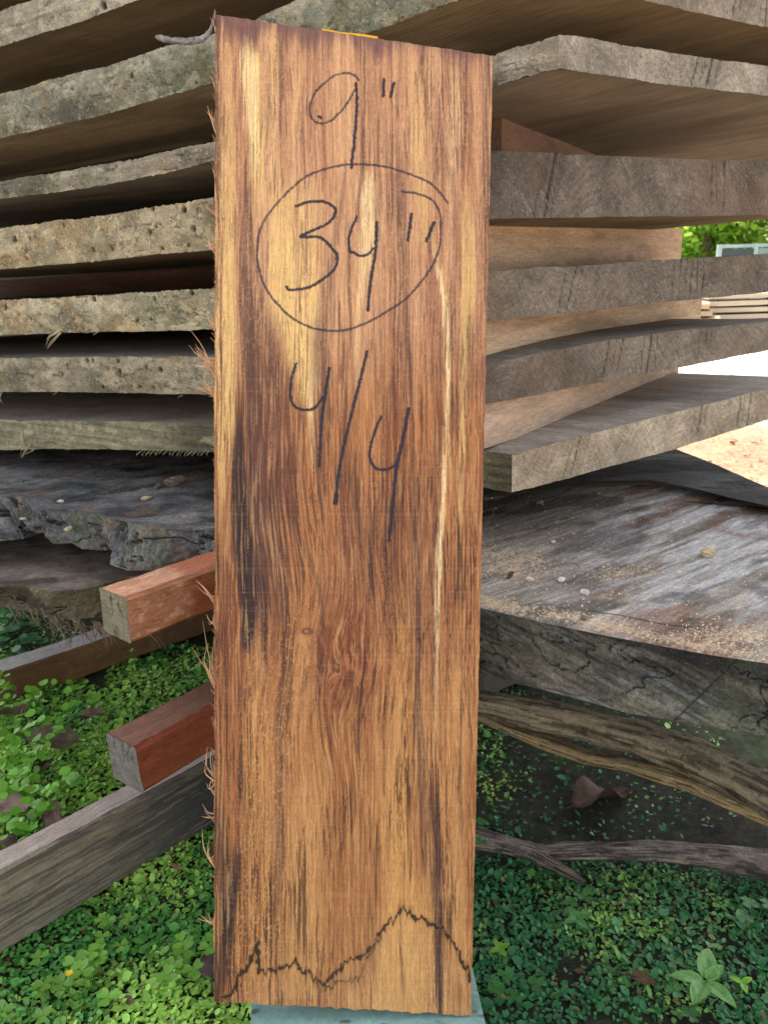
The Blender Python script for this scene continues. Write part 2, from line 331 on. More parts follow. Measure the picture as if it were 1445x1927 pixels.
def sticker(P0, P1, zb, zt, th, col, label, seed, name='spacer_stick', sk=None):
    P0 = np.array([P0[0], P0[1], 0]); P1 = np.array([P1[0], P1[1], 0])
    if sk is not None:
        d0 = (P0 - SL[sk]['C']) @ NR; P0 = P0 - NR * max(0, d0 + .014)
    d = unit(P1 - P0); n = np.array([-d[1], d[0], 0]); n = n if n @ FWD > 0 else -n
    ln = np.linalg.norm(P1 - P0); mb = MB(); a = np.linspace(0, ln, int(ln / .004) + 2)
    cs = [(0, zb), (0, zt), (th, zt), (th, zb), (0, zb)]
    for i in range(4):
        (o0, z0), (o1, z1) = cs[i], cs[i + 1]; t = np.linspace(0, 1, 18)
        A, T = np.meshgrid(a, t, indexing='ij'); O = o0 + (o1 - o0) * T; Z = z0 + (z1 - z0) * T
        c = lin(col) * (.7 + .6 * fbm(A * 9, Z * 40 + O * 40, s=seed))[..., None]
        c = mix(c, lin((112, 78, 58)), .4 * sm(.55, .75, fbm(A * 12, Z * 60 + O * 60, s=seed + 3)))
        mb.grid(P0 + A[..., None] * d + O[..., None] * n + Z[..., None] * UPV, c, np.stack([A, O, Z], -1), 0, True)
    for A0, fl in ((P0, False), (P1, True)):
        q = np.array([[A0 + o * n + z * UPV for o, z in ((0, zb), (th, zb))], [A0 + o * n + z * UPV for o, z in ((0, zt), (th, zt))]])
        mb.grid(q, lin(col) * .8, None, 0, fl)
    o = mb.build(name, M_BEAM, origin=tuple(P0 + zb * UPV), smooth=False)
    return tag(o, label, 'spacer stick', 'spacer sticks between the slabs')
def uv(s, p): # plan point -> (u,v) of slab
    q = (np.asarray(p) - s['C'])[:2]; a = np.linalg.solve(np.array([DL[:2], DR[:2]]).T, q); return np.maximum(a[0], 0), np.maximum(a[1], 0)
def zt_at(k, p): u, v = uv(SL[k], p); return float(SL[k]['ZT'](np.array(u), np.array(v)))
def zb_at(k, p): u, v = uv(SL[k], p); return float(SL[k]['ZB'](np.array(u), np.array(v)))
def zmid(f, k, P0, P1): return (f(k, P0) + f(k, P1)) / 2
def ext_line(P0, P1, a, b): d = unit(P1 - P0); return P0 - d * a, P1 + d * b
zz = zb_at(2, SL[2]['C'] + DR * .2 + DL * .05); P0, P1 = onz(958, 209, zz), onz(1154, 289, zz); P0, P1 = ext_line(P0, P1, .02, .12)
sticker(P0, P1, zmid(zt_at, 3, P0, P1) - .002, zmid(zb_at, 2, P0, P1) + .004, .04, (132, 100, 84), 'red-brown spacer stick in shadow, highest right of the board', 1, sk=3)
zz = zb_at(3, SL[3]['C'] + DR * .2 + DL * .05); P0, P1 = onz(926, 421, zz), onz(1240, 437, zz); P0, P1 = ext_line(P0, P1, .015, .09)
sticker(P0, P1, zmid(zt_at, 4, P0, P1) - .004, zmid(zb_at, 3, P0, P1) + .006, .045, (186, 158, 130), 'tan spacer stick with a pale end, just under the thick dark slab end', 2, sk=4)
zz = zt_at(5, SL[5]['C'] + DR * .3 + DL * .05); P0, P1 = onz(925, 676, zz), onz(1318, 594, zz); P0, P1 = ext_line(P0, P1, .01, .0)
sticker(P0, P1, zmid(zt_at, 5, P0, P1) - .006, zmid(zb_at, 4, P0, P1) + .006, .045, (190, 166, 140), 'smooth beige spacer stick, third down on the right, level with the far plank piles', 3, sk=5)
zz = zt_at(6, SL[6]['C'] + DR * .3 + DL * .05); P0, P1 = onz(911, 845, zz), onz(1259, 717, zz); P0, P1 = ext_line(P0, P1, .01, .04)
sticker(P0, P1, zmid(zt_at, 6, P0, P1) - .008, zmid(zb_at, 5, P0, P1) + .008, .045, (180, 158, 138), 'pale spacer stick resting on the dusty top of the lowest sawn slab', 4, sk=6)
P0 = SL[4]['C'] + DR * .46 + DL * .40; P1 = P0 + DL * 1.5
sticker(P0, P1, zt_at(4, P0) - .014, zt_at(4, P0) + .030, .04, (84, 52, 38), 'reddish spacer stick deep in the gap left of the board', 5)
P0 = SL[6]['C'] + DL * .05 - NR * .07 - DR * .02; P1 = P0 + DL * .10 + DR * .02
sticker(P0, P1, .568, zb_at(6, P0) + .004, .05, (150, 112, 78), 'brown spacer stick under the jutting corner of the lowest sawn slab', 6)

# ------------------------------------------------------------------ rim slabs (irregular outlines on level planes)
def resample(pts, n):
    pts = np.array(pts, float); d = np.concatenate([[0], np.cumsum(np.linalg.norm(np.diff(pts, axis=0), axis=1))]); s = np.linspace(0, d[-1], n)
    return np.stack([np.interp(s, d, pts[:, i]) for i in range(pts.shape[1])], 1)
def rim_slab(name, top, bot, zt, zb, back, depth, colf, mats, seed, rough, label, cat, arc=None, nrim=620, nt=64, nb=200, group=None, topmat=1, topbump=.0, gdir=None):
    a = resample([onz(x, y, zt) for x, y in top], nrim); b = resample([onz(x, y, zb) for x, y in bot], nrim)
    back = unit(back); mb = MB(); t = np.linspace(0, 1, nt)
    P = a[:, None] * (1 - t)[None, :, None] + b[:, None] * t[None, :, None]
    tang = unit(a[-1] - a[0]); nrm = np.array([tang[1], -tang[0], 0]); nrm = nrm if nrm @ back < 0 else -nrm
    sarr = np.linspace(0, np.linalg.norm(a[-1] - a[0]), nrim); Sg, Tg = np.meshgrid(sarr, t, indexing='ij')
    h, n1, n2, ck = bark_field(Sg, P[..., 2] + Tg * .02, seed, rough)
    env = np.sin(np.pi * np.clip(Tg, 0.0, 1)) ** .5
    P = P + (h * (.35 + env))[..., None] * nrm + (.35 * h * (.4 + env))[..., None] * UPV
    gx = gdir if gdir is not None else tang; gy = np.cross(UPV, gx)
    G = np.stack([P @ gx, P @ gy, P[..., 2]], -1)
    mb.grid(P, colf(P, n1, n2, ck, Tg, 'rim'), G, 0)
    k = np.linspace(0, 1, nb) ** 1.4
    dep = depth * np.ones((nrim, 1)) if np.isscalar(depth) else np.interp(np.linspace(0, 1, nrim), *zip(*depth))[:, None]
    if arc is not None:
        aa = np.array(arc, float); dd = np.linspace(.02, 1.2, 240); dep = np.zeros((nrim, 1))
        for i in range(nrim):
            X, Y = proj(P[i, 0][None] + dd[:, None] * back); j = np.nonzero(Y <= np.interp(X, aa[:, 0], aa[:, 1]))[0]; dep[i] = dd[j[0]] if len(j) else dd[-1]
        dep = np.minimum(dep, depth)
    Q = P[:, 0][:, None] + (k[None, :] * dep)[..., None] * back
    hh = (fbm(Q[..., 0] * 16, Q[..., 1] * 16, s=seed + 3, o=6) - .5) * topbump; Q[..., 2] += hh * sm(0, .06, k)[None, :]
    n1 = fbm(Q[..., 0] * 14, Q[..., 1] * 14, s=seed); n2 = fbm(Q[..., 0] * 50, Q[..., 1] * 50, s=seed + 5)
    G = np.stack([Q @ gx, Q @ gy, Q[..., 2]], -1)
    mb.grid(Q, colf(Q, n1, n2, n1 * 0 + .5, k[None, :] + n1 * 0, 'top'), G, topmat, True)
    R = P[:, -1][:, None] + (np.array([0, 1])[None, :] * dep)[..., None] * back
    mb.grid(R, lin((40, 36, 34)), None, 0)
    mb.grid(np.stack([Q[:, -1], R[:, -1]], 1), lin((60, 54, 50)), None, 0)
    for e in (0, -1):
        A = Q[e]; B = R[e, 0] + k[:, None] * (R[e, 1] - R[e, 0])
        mb.grid(np.stack([A, B], 1), lin((60, 54, 50)), None, 0)
    o = mb.build(name, mats, origin=tuple(b[nrim // 2])); tag(o, label, cat, group); return o, P, Q

def rot_col(P, n1, n2, ck, T, part):
    base = lin((104, 104, 106)); c = base * (.2 + 1.5 * n2)[..., None]
    px, py = proj(P)
    c = mix(c, lin((98, 104, 84)), .6 * sm(.42, .62, n1) * (1 if part == 'rim' else .35))
    c = mix(c, lin((38, 40, 46)), .7 * sm(.52, .62, fbm(P[..., 0] * 9, P[..., 1] * 20, s=77)))
    c = mix(c, lin((150, 146, 140)), .55 * sm(.56, .70, fbm(P[..., 0] * 10 + 4, P[..., 1] * 30, s=78)))
    c = mix(c, lin((30, 26, 22)), .7 * np.exp(-(ck / .02) ** 2))
    c = mix(c, lin((128, 104, 86)), .5 * sm(.6, .7, fbm(P[..., 0] * 24, P[..., 1] * 40, s=79)))
    return c
LBACK = unit(-NL)
o, P8, Q8 = rim_slab('rotten_slab', [(-320, 905), (-80, 925), (0, 935), (45, 934), (70, 960), (120, 958), (180, 968), (250, 985), (330, 996), (420, 1000), (640, 1010)],
                     [(-320, 985), (-60, 1012), (0, 1018), (44, 1014), (48, 1003), (83, 1003), (104, 1024), (140, 1022), (158, 1034), (214, 1036), (221, 1048), (206, 1062), (242, 1074), (275, 1074), (346, 1070), (420, 1072), (640, 1085)],
                     .565, .515, LBACK, .62, rot_col, [M_ROT, M_ROT], 201, .030, 'crumbling dark mossy slab with a ragged hollowed edge, left of the board', 'slab', topbump=.012)
def rot_col2(P, n1, n2, ck, T, part):
    c = lin((118, 106, 96) if part == 'top' else (112, 106, 88)) * (.5 + .9 * n2)[..., None]
    c = mix(c, lin((40, 36, 36)), .6 * sm(.5, .64, fbm(P[..., 0] * 12, P[..., 1] * 22, s=87)))
    return mix(c, lin((30, 26, 22)), .8 * np.exp(-(ck / .02) ** 2))
o9, P9, Q9 = rim_slab('rotten_slab', [(-300, 1110), (-60, 1104), (0, 1103), (69, 1105), (104, 1113), (160, 1110), (240, 1085), (420, 1075)],
                      [(-300, 1140), (-60, 1138), (0, 1141), (69, 1153), (100, 1162), (135, 1166), (200, 1160), (280, 1150), (420, 1150)], .470, .415, LBACK, .5, rot_col2, [M_ROT, M_DUSTY], 211, .014,
                      'split weathered slab with two dark pits on top, under the crumbling slab', 'slab', topbump=.006)
# hanging root fibres under that slab are its part
def fibres(mb, roots, col, rad=.0006, seg=6, jit=.25, k=4):
    for (p, d, ln) in roots:
        p = np.array(p, float); d = unit(d); pts = [p]
        bend = unit(nr.randn(3)) * jit
        for i in range(seg):
            d = unit(d + bend * .5 + nr.randn(3) * jit * .3); p = p + d * ln / seg; pts.append(p)
        tube(mb, pts, [rad * (1 - .85 * i / seg) for i in range(seg + 1)], np.asarray(col) * (.7 + .6 * nr.rand()), k)
def tube(mb, pts, rads, col, k=6, cap=True, flat=1.0, m=0, colf=None):
    pts = np.array(pts); n = len(pts); T = np.gradient(pts, axis=0); T = T / (np.linalg.norm(T, axis=1)[:, None] + 1e-12)
    ref = np.array([0, 0, 1.0]) if abs(T[:, 2]).max() < .8 else np.array([.3, .9, .2])
    A = np.cross(T, ref); A /= np.linalg.norm(A, axis=1)[:, None] + 1e-9; B = np.cross(A, T)
    th = np.linspace(0, 2 * np.pi, k + 1); r = np.asarray(rads)[:, None, None]
    P = pts[:, None] + r * (np.cos(th)[None, :, None] * A[:, None] + flat * np.sin(th)[None, :, None] * B[:, None])
    C = col if colf is None else colf(P); mb.grid(P, C, None, m)
mb = MB(); rts = []
for (x, y, n_) in ((65, 1160, 7), (98, 1175, 14), (145, 1180, 12), (182, 1185, 16), (210, 1190, 6), (25, 1145, 4), (275, 1200, 3)):
    for i in range(n_):
        q = at(x + nr.randn() * 8, y - 14 + nr.randn() * 5, .90); rts.append((q, np.array([.5 + .35 * nr.randn(), -.25, -.9]), .016 + .026 * nr.rand()))
fibres(mb, rts, lin((96, 84, 70)), .0011)
rf = mb.build('root_fibres', M_FIBRE, parent=o9); rf.matrix_parent_inverse = o9.matrix_world.inverted(); rf.location = Vector((0, 0, 0))
bpy.context.view_layer.update(); rf.matrix_parent_inverse = o9.matrix_world.inverted()

def big_col(P, n1, n2, ck, T, part):
    px, py = proj(P)
    u = P @ unit(DR + .15 * DL); v = P @ unit(NR)
    if part == 'rim':
        c = lin((104, 102, 92)) * (.3 + 1.4 * n2)[..., None]
        q = P @ unit(np.array([1, .6, 0])); st = fbm(q * 330 + P[..., 2] * 420, P[..., 2] * 50 - q * 30, s=92)
        c = c * (.45 + 1.15 * st)[..., None]
        c = mix(c, lin((30, 31, 34)), .9 * sm(.46, .56, fbm(q * 12 + P[..., 2] * 25, P[..., 2] * 10, s=93) + .25 * (st - .5)))
        c = mix(c, lin((150, 158, 160)), .5 * sm(.58, .68, fbm(q * 16 + P[..., 2] * 25, P[..., 2] * 14, s=94) + .3 * (st - .5)))
        c = mix(c, lin((116, 124, 104)), .25 * sm(1250, 1400, px) * sm(.3, .7, T) + .15 * sm(.4, .6, n1))
        m = np.exp(-((px - (1405 - (py - 1225) * 1.03)) / 2.2) ** 2) * sm(1405, 1220, px) * 0 + np.exp(-((px + py * 1.03 - 2665) / 2.6) ** 2)
        return mix(c, lin((14, 13, 14)), np.clip(m, 0, 1) + .8 * np.exp(-(ck / .01) ** 2) * .4)
    v = v + .035 * fbm(u * 3, v * 4, s=89); c = lin((152, 144, 134)) * (.35 + 1.2 * fbm(u * 7, v * 170, s=90, o=5))[..., None]
    c = mix(c, lin((206, 204, 204)), .8 * sm(.42, .62, fbm(u * 7, v * 90, s=91)) * sm(1000, 1250, px) * sm(1230, 1050, py))
    c = mix(c, lin((132, 92, 72)), .6 * sm(.5, .62, fbm(u * 7, v * 22, s=95)) * sm(950, 1300, px))
    c = mix(c, lin((52, 48, 52)), .8 * (sm(1120, 930, px) * sm(1010, 930, py)) )  # shade under the jutting slab corner, painted dark
    c = mix(c, lin((50, 46, 46)), .55 * sm(.52, .66, fbm(u * 14, v * 24, s=96)))
    dust = sm(.52, .80, fbm(px / 42, py / 16, s=97) * .35 + .65 * fbm(px / 3.2, py / 2.6, s=98) + .36 * np.maximum.reduce([
        np.exp(-((px - 960) / 90) ** 2 - ((py - 1055 - (px - 960) * .15) / 38) ** 2), .8 * np.exp(-((px - 1180) / 90) ** 2 - ((py - 1075) / 14) ** 2),
        np.exp(-((px - 1380) / 110) ** 2 - ((py - 1198) / 26) ** 2), .9 * np.exp(-((py - (1130 + (px - 905) * .2)) / 16) ** 2)]) - .12)
    c = mix(c, lin((206, 182, 152)), .85 * dust)
    r = np.hypot((px - 1480) / 140, (py - 985) / 32); c = mix(c, lin((120, 78, 58)), .5 * np.exp(-((r - .95) / .12) ** 2))
    crack = np.exp(-((py - (957 - (1445 - px) * .085)) / 1.6) ** 2) * sm(1270, 1300, px) + np.exp(-((py - (1148 + (px - 1100) * .17 + 5 * (fbm(px / 30, px * 0, s=4) - .5))) / 1.1) ** 2) * sm(1090, 1110, px) * sm(1310, 1290, px)
    return mix(c, lin((20, 17, 16)), np.clip(crack, 0, 1) * .85)
ZR = .562
Rfront = [(560, 1085), (760, 1118), (902, 1143), (1022, 1172), (1143, 1197), (1245, 1216), (1325, 1231), (1445, 1249), (1640, 1288), (2150, 1400)]
Rbot = [(560, 1200), (760, 1238), (900, 1266), (1022, 1299), (1110, 1322), (1184, 1343), (1260, 1354), (1346, 1371), (1445, 1388), (1640, 1424), (2150, 1530)]
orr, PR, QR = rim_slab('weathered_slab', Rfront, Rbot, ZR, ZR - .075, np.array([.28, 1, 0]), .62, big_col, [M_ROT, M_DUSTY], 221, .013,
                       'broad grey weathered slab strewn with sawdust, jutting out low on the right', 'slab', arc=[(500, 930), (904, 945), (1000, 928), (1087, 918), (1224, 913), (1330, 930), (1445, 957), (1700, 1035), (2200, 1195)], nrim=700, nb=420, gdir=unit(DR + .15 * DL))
def dark_col(P, n1, n2, ck, T, part):
    c = lin((66, 64, 64)) * (.5 + 1.0 * n2)[..., None]
    return mix(c, lin((120, 120, 120)), .5 * sm(.5, .64, fbm(P[..., 0] * 5, P[..., 1] * 24, s=99)))
rim_slab('weathered_slab', [(860, 925), (1000, 915), (1120, 905), (1224, 903), (1300, 918), (1380, 938), (1445, 952), (1600, 992), (1900, 1075)],
         [(860, 940), (1000, 930), (1120, 916), (1224, 914), (1300, 931), (1380, 950), (1445, 966), (1600, 1006), (1900, 1090)], .575, .50, np.array([.12, 1, 0]), .45, dark_col, [M_ROT, M_DUSTY], 231, .006,
         'dark charcoal slab behind the dusty one, its far edge against the sandy yard', 'slab', nrim=300, nb=140, arc=[(700, 850), (1110, 850), (1270, 845), (1340, 872), (1445, 918), (1600, 985), (1900, 1110)])

# ------------------------------------------------------------------ squared timbers (fitted boxes)
def beam(K, ax, wd, up, L, W, H, cols, label, seed, name='squared_timber', cat='timber', group=None, chamfer=.004):
    """K: near top corner; runs along ax, width along wd, height down along -up. cols: end, side, top"""
    warp = lambda P: P + (np.stack([fbm(P[..., 0] * f, P[..., 1] * f, P[..., 2] * f, s=seed + 40 + i, o=4) for i, f in enumerate((30, 30, 30))], -1) - .5) * .0026
    K = np.array(K, float); ax, wd, up = unit(ax), unit(wd), unit(up); mb = MB(); ch = chamfer
    a = np.linspace(0, L, int(L / .0022) + 2)
    prof = [(0, -ch), (0, -H + ch), (ch, -H), (W - ch, -H), (W, -H + ch), (W, -ch), (W - ch, 0), (ch, 0), (0, -ch)]
    side = ['side', 'e', 'bot', 'e', 'back', 'e', 'top', 'e']
    for i in range(8):
        (w0, h0), (w1, h1) = prof[i], prof[i + 1]; t = np.linspace(0, 1, 64 if side[i] != 'e' else 2)
        A, T = np.meshgrid(a, t, indexing='ij'); Wd = w0 + (w1 - w0) * T; Hh = h0 + (h1 - h0) * T
        jit = (fbm(A * 60, Wd * 60 + Hh * 60, s=seed + 8) - .5) * .0022 + (fbm(A * 9, Wd * 4 + Hh * 4, s=seed + 9) - .5) * .003
        c = cols(side[i], A, Wd, -Hh)
        P = K + A[..., None] * ax + (Wd + (jit if side[i] == 'side' else 0))[..., None] * wd + (Hh + (jit if side[i] == 'top' else 0))[..., None] * up
        P = warp(P); mb.grid(P, c, np.stack([A, Wd, Hh], -1), 0)
    for A0, fl in ((0, False), (L, True)):
        g = np.linspace(0, 1, 64); X, Y = np.meshgrid(g * W, -g * H, indexing='ij')
        X = np.clip(X, 0, W); 
        cxy = np.minimum(np.minimum(X, W - X), np.minimum(-Y, H + Y)); 
        X = np.where(X < ch, np.maximum(X, 0), X)
        P = K + A0 * ax + X[..., None] * wd + Y[..., None] * up
        # pull the four corners in by the chamfer
        for ii, jj, sx, sy in ((0, 0, 1, -1), (-1, 0, -1, -1), (0, -1, 1, 1), (-1, -1, -1, 1)): P[ii, jj] += wd * sx * ch * .5 + up * sy * ch * .5
        P = warp(P); mb.grid(P, cols('end', X * 0, X, -Y), np.stack([X, Y, X * 0], -1), 0, fl)
    o = mb.build(name, M_BEAM, origin=tuple(K - up * H)); tag(o, label, cat, group); return o
def fit(K, dK, obs, L0, W0, H0, az0):
    """least squares of a box on pixel points. obs: (i,j,k) in units of (L,W,H) or ray points ('a'..) -> px"""
    def frame(q):
        az, el, rl = q[0], q[1], q[2]; ax = np.array([math.sin(az) * math.cos(el), math.cos(az) * math.cos(el), math.sin(el)])
        wd = unit(np.cross(UPV, ax)); up = np.cross(ax, wd); c, s = math.cos(rl), math.sin(rl); return ax, c * wd + s * up, -s * wd + c * up
    def res(q):
        ax, wd, up = frame(q); P0 = at(K[0] + q[5], K[1] + q[6], dK); r = []
        for (i, j, k, x, y, onl) in obs:
            P = P0 + ax * i + wd * q[3] * j - up * q[4] * k; X, Y = proj(P)
            if onl:                                         # point only has to lie on the edge line
                P2 = P + ax * .02; X2, Y2 = proj(P2); d = np.array([X2 - X, Y2 - Y]); d /= np.linalg.norm(d) + 1e-9
                r.append((x - X) * d[1] - (y - Y) * d[0])
            else: r += [X - x, Y - y]
        return np.array(r + [q[2] * 60, q[1] * 60, q[5] * .5, q[6] * .5])
    q = np.array([az0, 0., 0., W0, H0, 0., 0.])
    for it in range(60):
        r = res(q); J = np.zeros((len(r), 7))
        for m in range(7):
            e = np.zeros(7); e[m] = 1e-5; J[:, m] = (res(q + e) - r) / 1e-5
        q = q - np.linalg.solve(J.T @ J + np.diag([1, 1, 1, 1, 1, 1, 1.]) * .5, J.T @ r) * .6
    ax, wd, up = frame(q); print('beam fit', np.round(q, 3), 'res', np.round(np.abs(res(q)[:-4]).max(), 1))
    return at(K[0] + q[5], K[1] + q[6], dK), ax, wd, up, q[3], q[4]
def wood(c0, c1, end, topc, seed, dark=None, stain=False):
    def f(side, A, Wd, H):
        n = fbm(A * 8, (Wd + H) * 130, s=seed, o=4); n2 = fbm(A * 30, (Wd + H) * 40, s=seed + 2)
        if side == 'end':
            rr = np.hypot(Wd - .09, H + .03); c = lin(end) * (.7 + .6 * fbm(Wd * 160, H * 60, s=seed + 4))[..., None] * (.85 + .3 * (.5 + .5 * np.sin(rr * 1900 + 5 * fbm(Wd * 40, H * 40, s=seed))))[..., None]
            ck = np.abs(fbm(Wd * 50, H * 22, s=seed + 9) - .5); return mix(c, lin((46, 40, 34)), .8 * np.exp(-(ck / .014) ** 2))
        b = lin(topc) if side == 'top' else lin(c0)
        c = mix(b * (.75 + .4 * n)[..., None], lin(c1) if side != 'top' else b * .8, .7 * sm(.45, .62, n2 * .4 + .6 * noise(A * 12, A * 0 + 2, s=seed)))
        if stain and side in ('side', 'top'):
            st = sm(.075, .095, A + .02 * (fbm(A * 60, H * 60 + Wd * 60, s=5) - .5)) * sm(.20, .185, A + .02 * (fbm(A * 60, H * 60, s=6) - .5)); c = mix(c, lin((150, 78, 42) if side == 'side' else (176, 98, 66)), .75 * st)
            c = mix(c, lin((224, 186, 158)), .45 * sm(.5, .66, fbm(A * 130, H * 150 + Wd * 150, s=7)) * (1 - st))
        if dark is not None: c = mix(c, lin(dark), .8 * sm(.47, .6, fbm(A * 3, (Wd + H) * 60, s=seed + 6)))
        return c
    return f
# near-top corner K = top corner shared by end face and the long face turned to us; W runs to the far side (left)
K, ax, wd, up, W, H = fit((239, 1124), .80, [(0, 1, 0, 185, 1101, 0), (0, 0, 1, 247, 1213, 0), (0, 1, 1, 197, 1189, 0), (.1, 0, 0, 405, 1070, 1), (.1, 0, 1, 405, 1143, 1), (.1, 1, 0, 405, 1034, 1)], .3, .05, .05, .6)
beam(K, ax, wd, up, .34, W, H, wood((190, 132, 98), (150, 90, 58), (124, 118, 98), (212, 156, 124), 301, stain=True), 'orange-red squared timber end poking out under the crumbling slab', 301, group='squared timbers under the stack')
K, ax, wd, up, W, H = fit((253, 1404), .92, [(0, 1, 0, 199, 1381, 0), (0, 0, 1, 272, 1494, 0), (0, 1, 1, 214, 1459, 0), (.1, 0, 0, 403, 1323, 1), (.1, 0, 1, 398, 1422, 1), (.1, 1, 0, 391, 1279, 1)], .3, .05, .06, .6)
beam(K, ax, wd, up, .42, W, H, wood((138, 72, 46), (104, 52, 32), (116, 112, 106), (136, 96, 80), 302), 'dark mahogany-red squared timber with grey end, just above the grey beam', 302, group='squared timbers under the stack', chamfer=.006)
def ground_beam(p0, p1, hp, W, cols, label, seed, l0, l1, z0=0.0):
    A, B = onz(*p0, z0), onz(*p1, z0); ax = unit(B - A); wd = unit(np.cross(UPV, ax)); wd = wd if wd @ FWD > 0 else -wd
    n = unit(np.array([ax[1], -ax[0], 0])); T = onplane(*hp, A, n); H = T[2] - z0
    K = A - ax * l0 + UPV * H
    print('ground beam H', H, 'len', np.linalg.norm(B - A))
    # orientation: W away from the camera
    return beam(K, ax, wd, UPV, np.linalg.norm(B - A) + l0 + l1, W, H, cols, label, seed, group='squared timbers under the stack')
def greyf(side, A, Wd, H):
    n = fbm(A * 14, (Wd + H) * 320, s=311, o=4)
    if side == 'top': return lin((182, 166, 154)) * (.8 + .35 * n)[..., None]
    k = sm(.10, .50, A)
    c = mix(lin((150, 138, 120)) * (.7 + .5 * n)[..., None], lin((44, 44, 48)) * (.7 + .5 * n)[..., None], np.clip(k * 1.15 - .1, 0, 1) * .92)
    c = mix(c, lin((58, 56, 56)), .6 * sm(.5, .6, fbm(A * 12, H * 300, s=312)))
    return mix(c, lin((168, 150, 116)), (.7 - .5 * k) * sm(.62, .68, fbm(A * 18, H * 260, s=313)))
ground_beam((0, 1799), (403, 1553), (0, 1641), .045, greyf, 'large weathered grey beam lying diagonally on the clover at lower left', 311, .12, .18)
ground_beam((90, 1300), (398, 1188), (90, 1238), .07, wood((132, 98, 66), (104, 72, 48), (110, 90, 70), (176, 172, 168), 321), 'brown beam with pale sheen painted on top, behind the clover on the left', 321, .6, .5)  # light sheen on the top face is put into its pale colour

# ------------------------------------------------------------------ split log and fallen branch, lower right
def limb(mb, pts, col, col2, seed, k=44, flat=.7, n=360, rough=.3, ridge=.5):
    a = resample(pts, n); P3 = []; 
    for x, y, z, r in a: P3.append(onz(x, y, z) if True else 0)
    P3 = np.array(P3); R = a[:, 3]
    T = np.gradient(P3, axis=0); T /= np.linalg.norm(T, axis=1)[:, None]; A = np.cross(T, UPV); A /= np.linalg.norm(A, axis=1)[:, None]; B = np.cross(A, T)
    th = np.linspace(0, 2 * np.pi, k + 1); TH, I = np.meshgrid(th, np.arange(n)); s = np.concatenate([[0], np.cumsum(np.linalg.norm(np.diff(P3, axis=0), axis=1))])[I]
    h = 1 + rough * (fbm(s * 12, np.sin(TH) * 1.5, np.cos(TH) * 1.5, s=seed) - .5) * 2 + ridge * (fbm(s * 8, np.sin(TH) * 6, np.cos(TH) * 6, s=seed + 3) - .5)
    P = P3[:, None] + (R[:, None] * h)[..., None] * (np.cos(TH)[..., None] * A[:, None] + flat * np.sin(TH)[..., None] * B[:, None])
    n1 = fbm(s * 10, np.sin(TH) * 5, np.cos(TH) * 5, s=seed + 7); n2 = fbm(s * 30, np.sin(TH) * 22, np.cos(TH) * 22, s=seed + 8, o=5)
    c = mix(lin(col) * (.45 + 1.0 * n1)[..., None], lin(col2) * (.6 + .8 * n2)[..., None], sm(.46, .58, n1 + .15 * np.sin(TH)))
    c = mix(c, lin((34, 28, 24)), .7 * sm(.55, .62, n2)); c = mix(c, lin((190, 176, 150)), .4 * sm(.44, .38, n2))
    mb.grid(P, c, np.stack([s, TH * .02, P[..., 2]], -1), 0, True)
mb = MB()
limb(mb, [(760, 1285, .33, .012), (900, 1320, .31, .018), (1000, 1340, .30, .024), (1103, 1362, .30, .023), (1204, 1388, .30, .024), (1300, 1424, .30, .027), (1380, 1464, .30, .027), (1445, 1496, .30, .029), (1560, 1560, .30, .024)], (128, 116, 98), (160, 146, 120), 401, flat=.75)
limb(mb, [(905, 1345, .285, .010), (957, 1372, .28, .008), (1022, 1396, .275, .011), (1103, 1425, .27, .012), (1184, 1440, .27, .011), (1305, 1475, .27, .013), (1366, 1503, .27, .013), (1445, 1533, .27, .013), (1560, 1580, .27, .013)], (188, 164, 118), (150, 130, 98), 402, flat=.7, rough=.2)
o = mb.build('split_log', M_BARK, origin=tuple(onz(1100, 1400, .3))); tag(o, 'forked split log with pale lower edge, in the shade under the dusty slab', 'log')
mb = MB()
limb(mb, [(760, 1560, .02, .018), (892, 1577, .02, .020), (950, 1590, .02, .016), (1014, 1606, .02, .013), (1103, 1602, .025, .015), (1224, 1600, .028, .018), (1346, 1612, .028, .021), (1445, 1626, .028, .024), (1600, 1650, .028, .026)], (92, 84, 80), (122, 112, 104), 403, flat=.75, rough=.35, ridge=.6)
limb(mb, [(990, 1600, .02, .012), (1040, 1626, .02, .011), (1075, 1645, .015, .008), (1099, 1662, .012, .002)], (80, 70, 64), (104, 94, 86), 404, flat=.7, n=60, rough=.4)
o = mb.build('fallen_branch', M_BARK, origin=tuple(onz(1100, 1600, 0))); tag(o, 'knobbly grey-brown fallen branch lying on the soil at lower right', 'branch')

